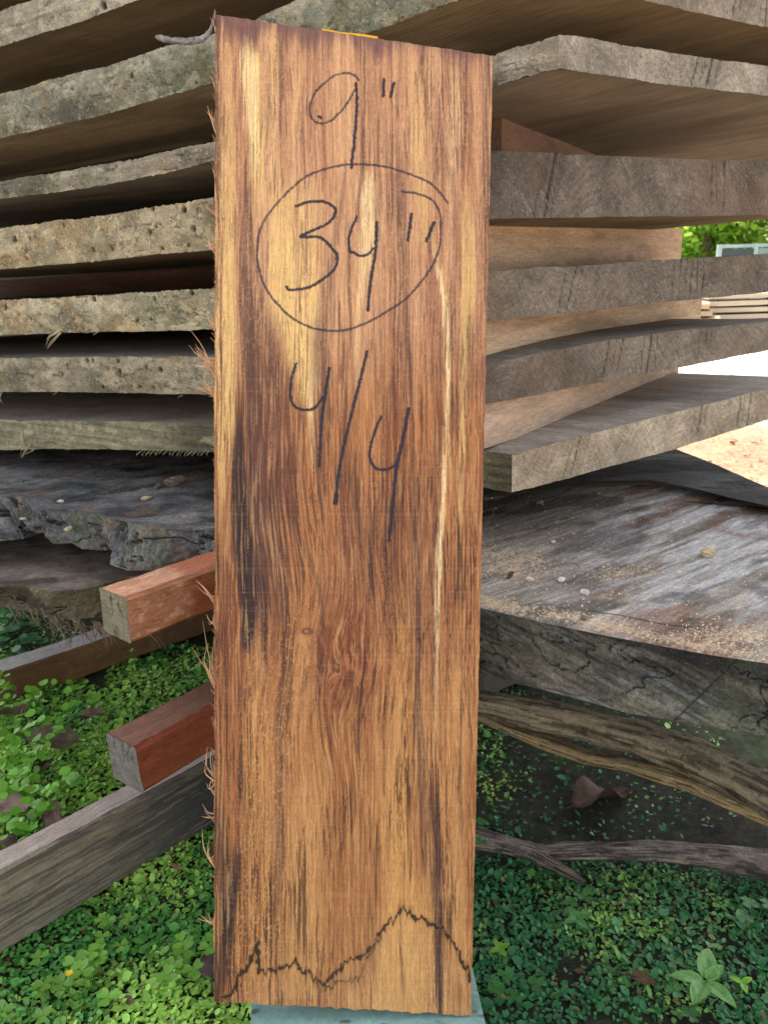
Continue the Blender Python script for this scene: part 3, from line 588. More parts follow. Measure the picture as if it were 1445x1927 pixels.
# ------------------------------------------------------------------ ground
def ground():
    xs = np.concatenate([-np.geomspace(200, 1.25, 26), np.arange(-1.2, 1.2, .012), np.geomspace(1.25, 200, 26)])
    ys = np.concatenate([-np.geomspace(200, .35, 22), np.arange(-.3, 2.4, .012), np.geomspace(2.45, 300, 30)])
    X, Y = np.meshgrid(xs, ys, indexing='ij')
    Z = (fbm(X * 6, Y * 6, s=501, o=5) - .5) * .02 * np.exp(-((X / 2) ** 2 + ((Y - .8) / 2) ** 2)) - .006
    c = lin((62, 60, 52)) * (.6 + .8 * fbm(X * 20, Y * 20, s=502))[..., None]
    c = mix(c, lin((70, 84, 52)), .5 * sm(.5, .62, fbm(X * 9, Y * 9, s=503)))
    far = np.maximum(sm(1.9, 2.6, Y) * sm(-.1, .3, X), np.maximum(np.maximum(sm(1.3, 2.2, X), sm(-6, -8, X)), np.maximum(sm(-.6, -1.4, Y), sm(6, 8, Y))))
    sand = mix(lin((172, 142, 116)), lin((232, 222, 206)), sm(4.6, 7.5, np.hypot(X, Y))) * (.8 + .4 * fbm(X * 1.7, Y * 1.7, s=504))[..., None]  # far sand whitened, overexposed glare put into its colour
    sand = mix(sand, lin((96, 66, 48)), .6 * sm(.56, .66, fbm(X * 22, Y * 16, s=506))); sand = mix(sand, lin((120, 84, 62)), .5 * sm(8, 5, np.hypot(X, Y)) * sm(.55, .65, fbm(X * 7, Y * 3, s=505)))
    c = mix(c, sand, far)
    mb = MB(); mb.grid(np.stack([X, Y, Z], -1), c, None, 0); o = mb.build('ground', M_SOIL); tag(o, kind='structure'); return o
ground()
def gz(x, y): return (fbm(np.array(x) * 6, np.array(y) * 6, s=501, o=5) - .5) * .02 * np.exp(-((np.array(x) / 2) ** 2 + ((np.array(y) - .8) / 2) ** 2)) - .006

# leaf templates: unit length along +x
LEAFV = np.array([(0, 0, 0), (.25, .26, .05), (.62, .30, .06), (1, 0, 0), (.62, -.30, .06), (.25, -.26, .05), (.3, 0, -.02), (.65, 0, -.01)])
LEAF3 = np.array([(0, 6, 1), (0, 5, 6), (2, 7, 3), (7, 4, 3)]); LEAF4 = np.array([(1, 6, 7, 2), (6, 5, 4, 7)])
_a = np.linspace(0, 2 * np.pi, 8)[:-1]
ROUNDV = np.concatenate([[(0.5, 0, -.03)], np.stack([.5 - .5 * np.cos(_a), .48 * np.sin(_a), .05 * np.cos(2 * _a)], -1)]); HEARTV = np.array([(.45, 0, -.03), (0, 0, 0), (.28, .34, .05), (.72, .50, .06), (1, .30, .05), (.84, 0, -.01), (1, -.30, .05), (.72, -.50, .06), (.28, -.34, .05)]); HEART3 = np.array([(0, 1 + i, 1 + (i + 1) % 8) for i in range(8)])
ROUND3 = np.array([(0, 1 + i, 1 + (i + 1) % 7) for i in range(7)])
def scatter_leaves(mb, pos, yaw, pitch, roll, size, col, kind='leaf', asp=None):
    tv, f3, f4 = (LEAFV, LEAF3, LEAF4) if kind == 'leaf' else ((ROUNDV, ROUND3, None) if kind == 'round' else (HEARTV, HEART3, None))
    n = len(pos); tv = np.tile(tv, (n, 1, 1)).copy()
    if asp is not None: tv[..., 1] *= asp[:, None]
    tv *= size[:, None, None]
    c, s = np.cos(roll)[:, None], np.sin(roll)[:, None]; y, z = tv[..., 1] * c - tv[..., 2] * s, tv[..., 1] * s + tv[..., 2] * c
    c, s = np.cos(pitch)[:, None], np.sin(pitch)[:, None]; x, z = tv[..., 0] * c - z * s, tv[..., 0] * s + z * c
    c, s = np.cos(yaw)[:, None], np.sin(yaw)[:, None]; x, y = x * c - y * s, x * s + y * c
    P = np.stack([x, y, z], -1) + pos[:, None]; k = tv.shape[1]
    off = (np.arange(n) * k)[:, None, None]
    F = [(f3[None] + off).reshape(-1, 3)] + ([] if f4 is None else [(f4[None] + off).reshape(-1, 4)])
    C = np.repeat(col, k, axis=0); mb.add(P.reshape(-1, 3), F, C)
def cover():
    mb = MB(); n = 190000
    x = nr.uniform(-.95, .85, n); y = nr.uniform(.42, 1.75, n); far_ = np.arange(n) > 176000; x[far_] = nr.uniform(-1.9, -.5, far_.sum()); y[far_] = nr.uniform(1.5, 3.0, far_.sum()); px, py = proj(np.stack([x, y, x * 0], -1))
    d = np.where(px < 700, sm(1290, 1340, py + px * -.12 + 30), sm(1560, 1680, py) * .95)
    d = np.where((px > 700) & (py < 1600), np.maximum(d, .07 + .30 * sm(1010, 900, px)), d)
    patch = fbm(x * 9, y * 9, s=601)
    d = d * np.where(px > 700, sm(.35 + .12 * sm(1150, 1450, px), .50 + .1 * sm(1150, 1450, px), patch + .10 * sm(1250, 950, px) + .04), sm(.18, .4, patch + .12))
    d = np.where((px > 200) & (px < 430) & (py < 1400), np.maximum(d, .55 * sm(1185, 1260, py)), d); d = np.where((px < 160) & (py < 1330) & (py > 900), .8, d)
    keep = (nr.rand(n) < d * .8) & (px > -150) & (px < 1600) & (py < 2100); x, y, px, py, patch = [v[keep] for v in (x, y, px, py, patch)]; n = len(x)
    print('cover leaves', n)
    bump = fbm(x * 14, y * 14, s=602) * .022 * np.where(px < 700, 1.1, .7); z = gz(x, y) + .002 + bump * (.25 + .75 * nr.rand(n))
    size = np.where(nr.rand(n) < .07, .0150, .0078) * (.6 + .7 * nr.rand(n)) * np.where(px > 700, .95, 1.0) * (1 + .25 * sm(1600, 1350, py) * (px < 700)); size[x < -.96] *= 1.8
    hue = -.06 * (px > 700) + fbm(x * 7, y * 7, s=603) + .25 * (nr.rand(n) - .5)
    c = mix(np.tile(lin((92, 160, 76)), (n, 1)), lin((176, 220, 104)), sm(.34, .58, hue)); c = mix(c, lin((58, 128, 84)), .85 * sm(700, 760, px) * sm(.25, .5, 1 - hue) + .2 * sm(1500, 1250, py) * (px < 700))
    c = c * (.8 + .6 * nr.rand(n))[:, None]
    yl = nr.rand(n) < .03; c[yl] = lin((172, 160, 96)) * .8; yl = nr.rand(n) < .015; c[yl] = lin((120, 90, 66))
    scatter_leaves(mb, np.stack([x, y, z], -1), nr.rand(n) * 6.283, nr.randn(n) * .35 + .1, nr.randn(n) * .35, size, c, 'leaf', .75 + .6 * nr.rand(n))
    o = mb.build('ground_cover', M_LEAF); tag(o, kind='stuff'); o['label'] = 'low mat of tiny green leaves covering the soil around the timbers'; o['category'] = 'ground cover'
cover()

def clover_plants():
    # trefoil clovers: each clump a thing
    spots = [(355, 1830, 9, .017), (170, 1860, 7, .018), (465, 1700, 3, .014), (60, 1885, 6, .016), (240, 1760, 6, .013), (330, 1495, 4, .011), (120, 1480, 6, .011), (915, 1590, 3, .012),
             (1085, 1690, 3, .012), (1335, 1560, 0, 0), (950, 1870, 5, .013), (1260, 1850, 4, .013), (1415, 1740, 4, .013)]
    labs = ['large three-leaf clover clump left of the board foot', 'bright clover clump holding the tiny yellow flower', 'small clover sprig just right of the grey beam', 'clover clump in the bottom left corner',
            'clover clump below the grey beam', 'pale clover sprig above the grey beam, beneath the red timber', 'clover clump between the dead leaves and the grey beam', 'clover sprig beside the board below the fallen branch',
            'four-leaved sprig under the tip of the fallen branch', '', 'clover clump right of the painted stand', 'olive clover clump left of the broad-leaved seedling', 'bluish clover by the right edge of the photo']
    for i, (px, py, k, sz) in enumerate(spots):
        if k == 0: continue
        mb = MB(); b = onz(px, py, .01); c0 = lin((126, 178, 70) if px < 700 else (84, 140, 74))
        for j in range(k):
            p = b + np.array([nr.randn() * .018, nr.randn() * .02, .016 + .012 * nr.rand()]); y0 = nr.rand() * 6.28; cc = c0 * (.75 + .5 * nr.rand())
            tube(mb, [b + nr.randn(3) * .003 - UPV * .008, (b + p) / 2 + nr.randn(3) * .002, p], [.0005, .0005, .0004], c0 * .8, 4)
            for q in range(3):
                n = 1; scatter_leaves(mb, p[None], np.array([y0 + q * 2.094]), np.array([.08 + .1 * nr.randn()]), np.array([.1 * nr.randn()]), np.array([sz * .85]), (cc * (.9 + .2 * nr.rand()))[None], 'heart', np.array([1.0]))
        o = mb.build('clover', M_LEAF, origin=tuple(b)); tag(o, labs[i], 'clover', 'clover clumps')
clover_plants()
def round_vines():
    # trailing stems with paired round bright leaves
    lines = [((60, 1500), [(60, 1420), (140, 1330), (150, 1300)], 'round-leaved trailing vine climbing past the curled dead leaf'),
             ((0, 1500), [(20, 1400), (60, 1310), (85, 1290)], 'round-leaved vine tallest against the brown beam'),
             ((20, 1640), [(35, 1560), (90, 1500), (120, 1470)], 'round-leaved vine in front of the dead leaves above the grey beam'),
             ((0, 1400), [(10, 1340), (14, 1310), (8, 1290)], 'round-leaved vine cut by the left edge of the photo'),
             ((190, 1400), [(200, 1330), (205, 1310), (212, 1300)], 'short round-leaved sprig right of the curled dead leaf'),
             ((250, 1350), [(247, 1290), (246, 1240), (246, 1222)], 'tiny round-leaved seedling in front of the brown beam'),
             ((0, 1560), [(15, 1490), (40, 1450), (70, 1440)], 'round-leaved vine in the middle of the left edge')]
    for (r0, pts, lab) in lines:
        mb = MB(); b = onz(r0[0], r0[1], .0); d0 = (b - CAM) @ FWD; path = [b] + [at(x, y, d0 + .02 * (i + 1)) for i, (x, y) in enumerate(pts)]
        small = 'tiny' in lab or 'short' in lab
        P = resample(path, 22); tube(mb, P, np.linspace(.0009, .0004, 22), lin((110, 140, 60)), 5)
        for i in range(2, 22, 1 if not small else 3):
            for sgn in range(3):
                if nr.rand() < .1: continue
                yw = nr.rand() * 6.28; cc = lin((140, 206, 74)) * (.62 + .5 * nr.rand()); q = P[i] + nr.randn(3) * (.014 if not small else .002)
                scatter_leaves(mb, q[None], np.array([yw]), np.array([.25 * nr.randn() + .3]), np.array([.9 * nr.randn() * .4]), np.array([(.0185 if not small else .012) * (.7 + .5 * nr.rand())]), cc[None], 'round', np.array([.95]))
        o = mb.build('round_leaved_vine', M_LEAF, origin=tuple(b)); tag(o, lab, 'vine', 'round-leaved vines on the left')
round_vines()
# far round leaves behind beam on the left, as a plant
mb = MB(); b = onz(40, 1200, 0)
for i in range(46):
    p = onz(30 + nr.randn() * 26, 1185 + nr.randn() * 26, .02 + .03 * nr.rand()); tube(mb, [b + UPV * .004, (b + p) / 2 + UPV * .004, p + UPV * .001], [.0012, .001, .0008], lin((60, 100, 50)), 4); scatter_leaves(mb, p[None], np.array([nr.rand() * 6.3]), np.array([.2 * nr.randn()]), np.array([.2 * nr.randn()]), np.array([.024 + .012 * nr.rand()]), (lin((52, 116, 60)) * (.6 + .5 * nr.rand()))[None], 'round', np.array([1.0]))
tag(mb.build('broad_weed', M_LEAF, origin=tuple(b)), 'shaded round-leaved weed under the split slab, beyond the brown beam', 'weed')

def dense_leaf(base, ax, nrm, L, W, col, curl=.2, fold=.3, seed=0, wave=.0, n=26, tip=.0, vein=(1.15)):
    ax = unit(ax); sd = unit(np.cross(nrm, ax)); nn = np.cross(ax, sd)
    a = np.linspace(0, 1, n); t = np.linspace(-1, 1, 15); A, T = np.meshgrid(a, t, indexing='ij')
    wv = np.sin(np.pi * A ** .8) ** .75 * (1 - .25 * A) * W / 2
    nz = fbm(A * 4, T * 2, s=seed) - .5
    up_ = -curl * L * (A - .1) ** 2 + fold * np.abs(T) * wv + wave * L * np.sin(A * 11 + seed) * np.abs(T) + nz * .08 * L
    L = L * 1.0
    P = base + (A * L)[..., None] * ax + (T * wv * (1 + .2 * nz))[..., None] * sd + up_[..., None] * nn
    c = lin(col) * (.75 + .5 * fbm(A * 6, T * 3, s=seed + 1))[..., None]
    vn = np.exp(-(T / .07) ** 2) + .5 * np.exp(-(np.sin((A - np.abs(T) * .25) * 26) / .25) ** 2)
    c = c * (1 + (vein - 1) * vn)[..., None]
    return P, c
def dead(px, py, z, yaw, L, W, col, lab, curl, fold, seed, pitch=.1, roll=0., wave=.04):
    L, W, z = L * 1.25, W * 1.35, z + (.012 if z > .018 else 0); b = onz(px, py, z); ax = np.array([math.cos(yaw), math.sin(yaw), pitch]); nn = np.array([math.sin(roll) * -math.sin(yaw), math.sin(roll) * math.cos(yaw), math.cos(roll)])
    mb = MB(); P, c = dense_leaf(b, ax, nn, L, W, col, curl, fold, seed, wave); mb.grid(P, c)
    mb.grid(P[:, :] - nn * .0006, c * .8, None, 0, True)
    e = b - unit(ax) * .02; tube(mb, [e, b, b + unit(ax) * .01], [.001, .001, .0005], lin(col) * .7, 5)
    o = mb.build('dead_leaf', M_DEAD, origin=tuple(b)); tag(o, lab, 'dead leaf', 'fallen dry leaves')
dead(195, 1345, .035, math.pi * .93, .055, .03, (112, 84, 78), 'purplish-brown dead leaf lying right of the round-leaved sprig', .5, .35, 1)
dead(150, 1395, .03, math.pi * 1.02, .085, .038, (128, 112, 96), 'large curled grey-brown dead leaf above the yellowed one', -.25, .9, 2, .15, .6, .06)
dead(60, 1380, .028, -.35, .07, .022, (168, 146, 50), 'yellowed dead leaf with brown tip tucked under the curled leaf', -.4, .5, 3)
dead(50, 1350, .04, math.pi * .9, .06, .04, (106, 84, 70), 'brown dead leaf at the left edge of the photo under the vines', .3, .6, 4, .2, -.4)
dead(95, 1430, .02, -1.7, .045, .03, (84, 66, 58), 'small dark dead leaf below the yellowed one', .2, .6, 5)
dead(120, 1555, .032, 2.4, .05, .032, (120, 92, 84), 'pinkish-brown dead leaf standing against the grey beam', .3, .5, 6, .3, .9)
dead(50, 1530, .03, 2.6, .075, .035, (150, 130, 116), 'pale faded dead leaf half buried in vines', .3, .3, 7)
dead(45, 1600, .02, 2.9, .05, .035, (92, 74, 70), 'dark dead leaf just above the left end of the grey beam', .1, .3, 8)
dead(398, 1840, .012, 1.75, .038, .028, (112, 92, 88), 'grey-purple dead leaf at the lower left edge of the board', .2, .3, 9)
dead(1080, 1515, .012, .45, .10, .055, (106, 86, 74), 'broad brown dead leaf on bare soil under the split log', .25, .55, 10, .0, .25, .08)
dead(1185, 1836, .008, -.4, .025, .015, (110, 84, 66), 'small brown dead leaf in the clover left of the seedling', .2, .3, 11)
# grass/seedling bottom right
mbp = empty('seedling', onz(1325, 1838, 0), 'broad-leaved pale green seedling with six leaves at bottom right', 'seedling')
tip = onz(1327, 1846, .03); base = tip - UPV * .03
bpy.context.view_layer.update()
def child(o, par): o.parent = par; o.matrix_parent_inverse = par.matrix_world.inverted(); return o
mb = MB(); tube(mb, [base - UPV * .01, base + UPV * .015, tip], [.0014, .0012, .001], lin((120, 150, 90)), 6)
child(mb.build('stem', M_LEAF), mbp); 
for i, (x, y, wf) in enumerate([(1262, 1832, .45), (1333, 1781, .5), (1360, 1815, .5), (1304, 1882, .55), (1382, 1888, .5), (1327, 1846, .6)]):
    t_ = onz(x, y, .036); v = t_ - tip; L = np.linalg.norm(v)
    P, c = dense_leaf(tip + v * .05, v, UPV, L, L * wf * 1.08, (136, 190, 106), .12, .22, 30 + i, 0, vein=.9); m2 = MB(); m2.grid(P, c)
    child(m2.build('leaf', M_LEAF), mbp)
# second small seedlings
for (cx_, cy_, n_, Lr, lab, cc) in ((1085, 1738, 4, .022, 'small four-leaved seedling with pale midribs in the middle right clover', (112, 168, 100)), (1395, 1860, 3, .016, 'tiny bright twin-leaf sprout right of the big seedling', (150, 208, 70)), (940, 1795, 4, .016, 'yellow-green sprout right of the board foot', (140, 190, 70))):
    b = onz(cx_, cy_, .012); mb = MB(); tube(mb, [b - UPV * .02, b, b + UPV * .008], [.0008, .0008, .0006], lin(cc) * .8, 5)
    for i in range(n_):
        a_ = i * 6.283 / n_ + .4; P, c = dense_leaf(b + UPV * .008, np.array([math.cos(a_), math.sin(a_), .25]), UPV, Lr, Lr * .55, cc, .2, .2, 50 + i, 0, n=12, vein=.92); mb.grid(P, c)
    tag(mb.build('seedling', M_LEAF, origin=tuple(b)), lab, 'seedling')
mb = MB(); b = onz(131, 1833, .03)
for i in range(5):
    a_ = i * 1.257; b = onz(131, 1833, .045) if i == 0 else b; scatter_leaves(mb, b[None], np.array([a_]), np.array([.35]), np.array([0.]), np.array([.0058]), lin((250, 214, 40))[None], 'leaf', np.array([1.5]))
tube(mb, [b - UPV * .03, b], [.0004, .0004], lin((110, 150, 60)), 4)
tag(mb.build('flower', M_LEAF, origin=tuple(b)), 'tiny yellow five-petalled flower among the clover at lower left', 'flower')

# wood splinter on the clover
def chip(px, py, z, L, Wd, H, yaw, col, lab, seed, name='wood_chip', cat='wood chip', grp='chips and crumbs', mat=None, parent=None):
    b = onz(px, py, z); n = 16; th = np.linspace(0, 2 * np.pi, n + 1); ph = np.linspace(0, np.pi, 11); TH, PH = np.meshgrid(th, ph)
    v = np.stack([np.sin(PH) * np.cos(TH), np.sin(PH) * np.sin(TH), np.cos(PH)], -1)
    r = .5 + 1.0 * fbm(v[..., 0] * 2.3 + 5, v[..., 1] * 2.3, v[..., 2] * 2.3, s=seed, o=3); r[:, -1] = r[:, 0]
    v = v * r[..., None] * np.array([L, Wd, H]) / 2; c, s = math.cos(yaw), math.sin(yaw)
    v = np.stack([v[..., 0] * c - v[..., 1] * s, v[..., 0] * s + v[..., 1] * c, v[..., 2]], -1) + b + UPV * H * .42
    mb = MB(); mb.grid(v, lin(col) * (.75 + .5 * fbm(v[..., 0] * 300, v[..., 1] * 300, s=seed))[..., None], None, 0)
    return tag(mb.build(name, mat or M_STONE, origin=tuple(b), smooth=False), lab, cat, grp)
chip(333, 1632, .022, .030, .006, .004, -.55, (150, 112, 82), 'reddish wood splinter lying on the clover under the grey beam', 1)
chip(1330, 1047, ZR, .0165, .0125, .011, .5, (206, 184, 146), 'pale yellow stone, the largest lump on the dusty slab', 2, 'stone', 'stone')
for i, (x, y, s_, c_, lb) in enumerate([(935, 990, .006, (150, 134, 116), 'small tan lump nearest the board on the dusty slab'), (1041, 1022, .008, (206, 200, 190), 'flat white crumb alone in the upper middle of the dusty slab'),
        (996, 1093, .008, (220, 206, 184), 'pale sawdust clump, left one of the row below the dust patch'), (1056, 1094, .009, (216, 204, 184), 'pale sawdust clump, middle one of the row below the dust patch'),
        (1100, 1118, .010, (210, 200, 184), 'pale sawdust clump, right and lowest of the row below the dust patch'), (1016, 948, .010, (140, 132, 122), 'grey crumb in the shade under the jutting slab corner'),
        (1098, 1165, .007, (120, 92, 76), 'square brown chip standing near the front edge of the dusty slab'), (1126, 930, .006, (170, 140, 110), 'tiny tan crumb by the far edge under the jutting slab'),
        (960, 1087, .014, (92, 60, 44), 'thin dark red sliver lying in the sawdust')]):
    chip(x, y, ZR, s_, s_ * (.7 if i != 8 else .15), s_ * .5, i * 1.3, c_, lb, 10 + i)
for i, (x, y, s_, c_, lb) in enumerate([(115, 945, .010, (190, 184, 170), 'white crumb, left one on the mossy rotten slab'), (44, 978, .008, (180, 170, 150), 'pale crumb near the far left on the rotten slab'), (276, 940, .014, (196, 176, 150), 'pale tan chip, right one on the rotten slab'),
        (330, 912, .036, (140, 122, 108), 'long ridge of flaked bark lying on the rotten slab'), (130, 998, .012, (188, 176, 150), 'pale crumb at the ragged lip of the rotten slab'), (300, 918, .020, (132, 116, 106), 'short bark flake left of the long ridge')]):
    chip(x, y, .568, s_, s_ * .45, s_ * .4, i * .3 - .2, c_, lb, 30 + i)
# loose sawdust: stuff
mb = MB(); n = 15000; px = nr.uniform(880, 1500, n); py = nr.uniform(930, 1250, n)
dn = np.maximum.reduce([np.exp(-((px - 960) / 85) ** 2 - ((py - 1055 - (px - 960) * .15) / 34) ** 2), .7 * np.exp(-((px - 1180) / 90) ** 2 - ((py - 1075) / 12) ** 2), .9 * np.exp(-((px - 1390) / 110) ** 2 - ((py - 1200) / 22) ** 2),
                        .6 * np.exp(-((py - (1133 + (px - 905) * .2)) / 14) ** 2), .10 + 0 * px])
k = (nr.rand(n) < dn) & (py < 1130 + (px - 905) * .195 + 8); px, py = px[k], py[k]; r = CAM + np.array([ray(a, b) for a, b in zip(px, py)]) * 0
pos = np.array([onz(a, b, ZR + .0008) for a, b in zip(px, py)]); n = len(pos)
scatter_leaves(mb, pos, nr.rand(n) * 6.3, nr.randn(n) * .5, nr.randn(n) * .5, .0012 + .0016 * nr.rand(n), np.tile(lin((222, 200, 170)), (n, 1)) * (.7 + .4 * nr.rand(n))[:, None], 'leaf')
o = mb.build('sawdust', M_STONE); tag(o, 'pale sawdust scattered over the broad dusty slab', 'sawdust', kind='stuff')

# ------------------------------------------------------------------ painted stand
pcb = np.array(at(885, 1912, .688)); ZS = pcb[2] - .001
def stand():
    b0 = onz(700, 1900, ZS); r = empty('small_stand', (b0[0], b0[1], 0), 'worn pale green painted stand carrying the foot of the board', 'stand'); bpy.context.view_layer.update()
    L0, L1 = onz(473, 1885, ZS), onz(473, 1990, ZS); R0, R1 = onz(889, 1822, ZS), onz(928, 1990, ZS)
    dr = unit(R1 - R0); dl = unit(L1 - L0); back = R0; L0b = onz(473, 1840, ZS)
    fl = R0 + unit(L0b - R0) * 0
    cor = [L0b, R0, R1 + dr * .09, L1 + dl * .09]; mb = MB(); n = 150
    s, t = np.meshgrid(np.linspace(0, 1, n), np.linspace(0, 1, n), indexing='ij')
    P = (cor[0] * ((1 - s) * (1 - t))[..., None] + cor[1] * (s * (1 - t))[..., None] + cor[2] * (s * t)[..., None] + cor[3] * ((1 - s) * t)[..., None])
    c = lin((146, 182, 172)) * (.85 + .3 * fbm(P[..., 0] * 14, P[..., 1] * 120, s=701))[..., None]
    c = mix(c, lin((92, 92, 78)), .8 * sm(.58, .64, fbm(P[..., 0] * 60, P[..., 1] * 200, s=702) * .6 + .4 * fbm(P[..., 0] * 20, P[..., 1] * 20, s=703)))
    mb.grid(P, c, np.stack([P[..., 0], P[..., 1] * 6, P[..., 2]], -1), 0, True); Q = P - UPV * .022
    mb.grid(Q, lin((120, 150, 140)), None, 0)
    for a, b in ((P[0], Q[0]), (P[-1], Q[-1]), (P[:, 0], Q[:, 0]), (P[:, -1], Q[:, -1])): mb.grid(np.stack([a, b], 1), lin((132, 168, 158)), None, 0)
    child(mb.build('top', M_PAINT), r)
    ctr = sum(cor) / 4
    for cc in cor:
        q = cc + (ctr - cc) * .14; m2 = MB(); w_ = .014
        v = np.array([[q[0] + sx * w_, q[1] + sy * w_, z] for z in (-.01, ZS - .022) for sx, sy in ((-1, -1), (1, -1), (1, 1), (-1, 1))])
        m2.add(v, [np.array([(0, 1, 5, 4), (1, 2, 6, 5), (2, 3, 7, 6), (3, 0, 4, 7)])], lin((128, 160, 150)), None, 0); child(m2.build('leg', M_PAINT, smooth=False), r)
stand()

# ------------------------------------------------------------------ the upright board
B_top, B_bot = at(667, 65, .637), at(644, 1900, .6865)
BN = unit(np.cross(CXV, B_bot - B_top)); BN = BN if BN @ FWD < 0 else -BN
def bpt(px, py): return onplane(px, py, B_top, BN)
Y1, Y2 = (238, 198, 122), (248, 216, 156)
LB = [  # (colour, [(y, x, halfwidth, strength)...])
    (Y1, [(70, 478, 8, 0), (120, 478, 18, .9), (220, 484, 22, 1), (330, 492, 20, .8), (430, 500, 14, 0)]),
    (Y1, [(80, 430, 6, .3), (250, 432, 12, .6), (400, 428, 18, .55), (600, 425, 20, .75), (800, 422, 20, .7), (930, 418, 12, .5), (1050, 415, 8, 0)]),
    (Y1, [(320, 545, 30, 0), (380, 545, 44, .55), (480, 540, 50, .8), (580, 555, 42, .9), (680, 570, 30, .8), (760, 584, 14, .6), (850, 592, 6, 0)]),
    (Y2, [(540, 600, 4, 0), (620, 596, 8, .4), (760, 588, 8, .6), (840, 590, 5, .5), (900, 590, 4, 0)]),
    (Y2, [(310, 690, 14, 0), (350, 690, 16, .7), (430, 692, 17, .8), (500, 686, 10, .8), (560, 676, 7, .6), (700, 672, 6, .2), (760, 672, 5, 0)]),
    (Y2, [(430, 815, 4, 0), (500, 824, 6, .6), (560, 838, 6, 1), (700, 846, 6, 1.2), (850, 840, 6, 1.3), (950, 834, 6, 1.2), (1050, 828, 5, 1.1), (1150, 824, 4, .8), (1300, 822, 4, .4), (1450, 820, 3, 0)]),
    (Y2, [(60, 462, 10, 0), (110, 466, 14, .7), (200, 470, 12, .8), (300, 478, 8, .5), (360, 480, 6, 0)]),
    (Y1, [(60, 520, 8, .2), (130, 516, 10, .5), (230, 512, 8, .3), (330, 520, 8, .3), (500, 512, 10, .6), (620, 520, 10, .2)]),
    (Y2, [(100, 860, 8, .2), (220, 856, 12, .35), (350, 850, 8, .25), (430, 850, 6, 0)]),
    (Y1, [(120, 785, 20, .15), (250, 790, 22, .4), (400, 800, 14, .35), (480, 806, 10, .1)]),
    (Y1, [(320, 880, 10, 0), (430, 880, 12, .5), (520, 886, 12, .7), (650, 878, 10, .6), (800, 872, 6, .5), (960, 866, 5, .3), (1100, 862, 5, 0)]),
    (Y1, [(100, 560, 12, .1), (180, 560, 10, .3), (300, 545, 10, .1)]),
    (Y1, [(140, 660, 5, .2), (240, 650, 5, .3), (300, 648, 4, 0)]),
    ((214, 156, 84), [(1050, 745, 15, 0), (1200, 755, 22, .6), (1400, 745, 26, .5), (1550, 742, 34, .7), (1700, 758, 46, .8), (1800, 760, 60, .9), (1912, 740, 90, .8)]),
    ((216, 160, 92), [(1400, 590, 14, 0), (1500, 575, 30, .4), (1700, 570, 40, .5), (1880, 570, 60, .3)]),
    ((206, 150, 86), [(1150, 860, 14, 0), (1300, 862, 20, .5), (1600, 856, 16, .6), (1850, 858, 16, .6)]),
    ((206, 150, 88), [(1130, 590, 8, 0), (1200, 560, 20, .5), (1300, 555, 20, .4), (1380, 560, 10, 0)]),
]
P1c, P2c = (82, 52, 50), (44, 32, 36)
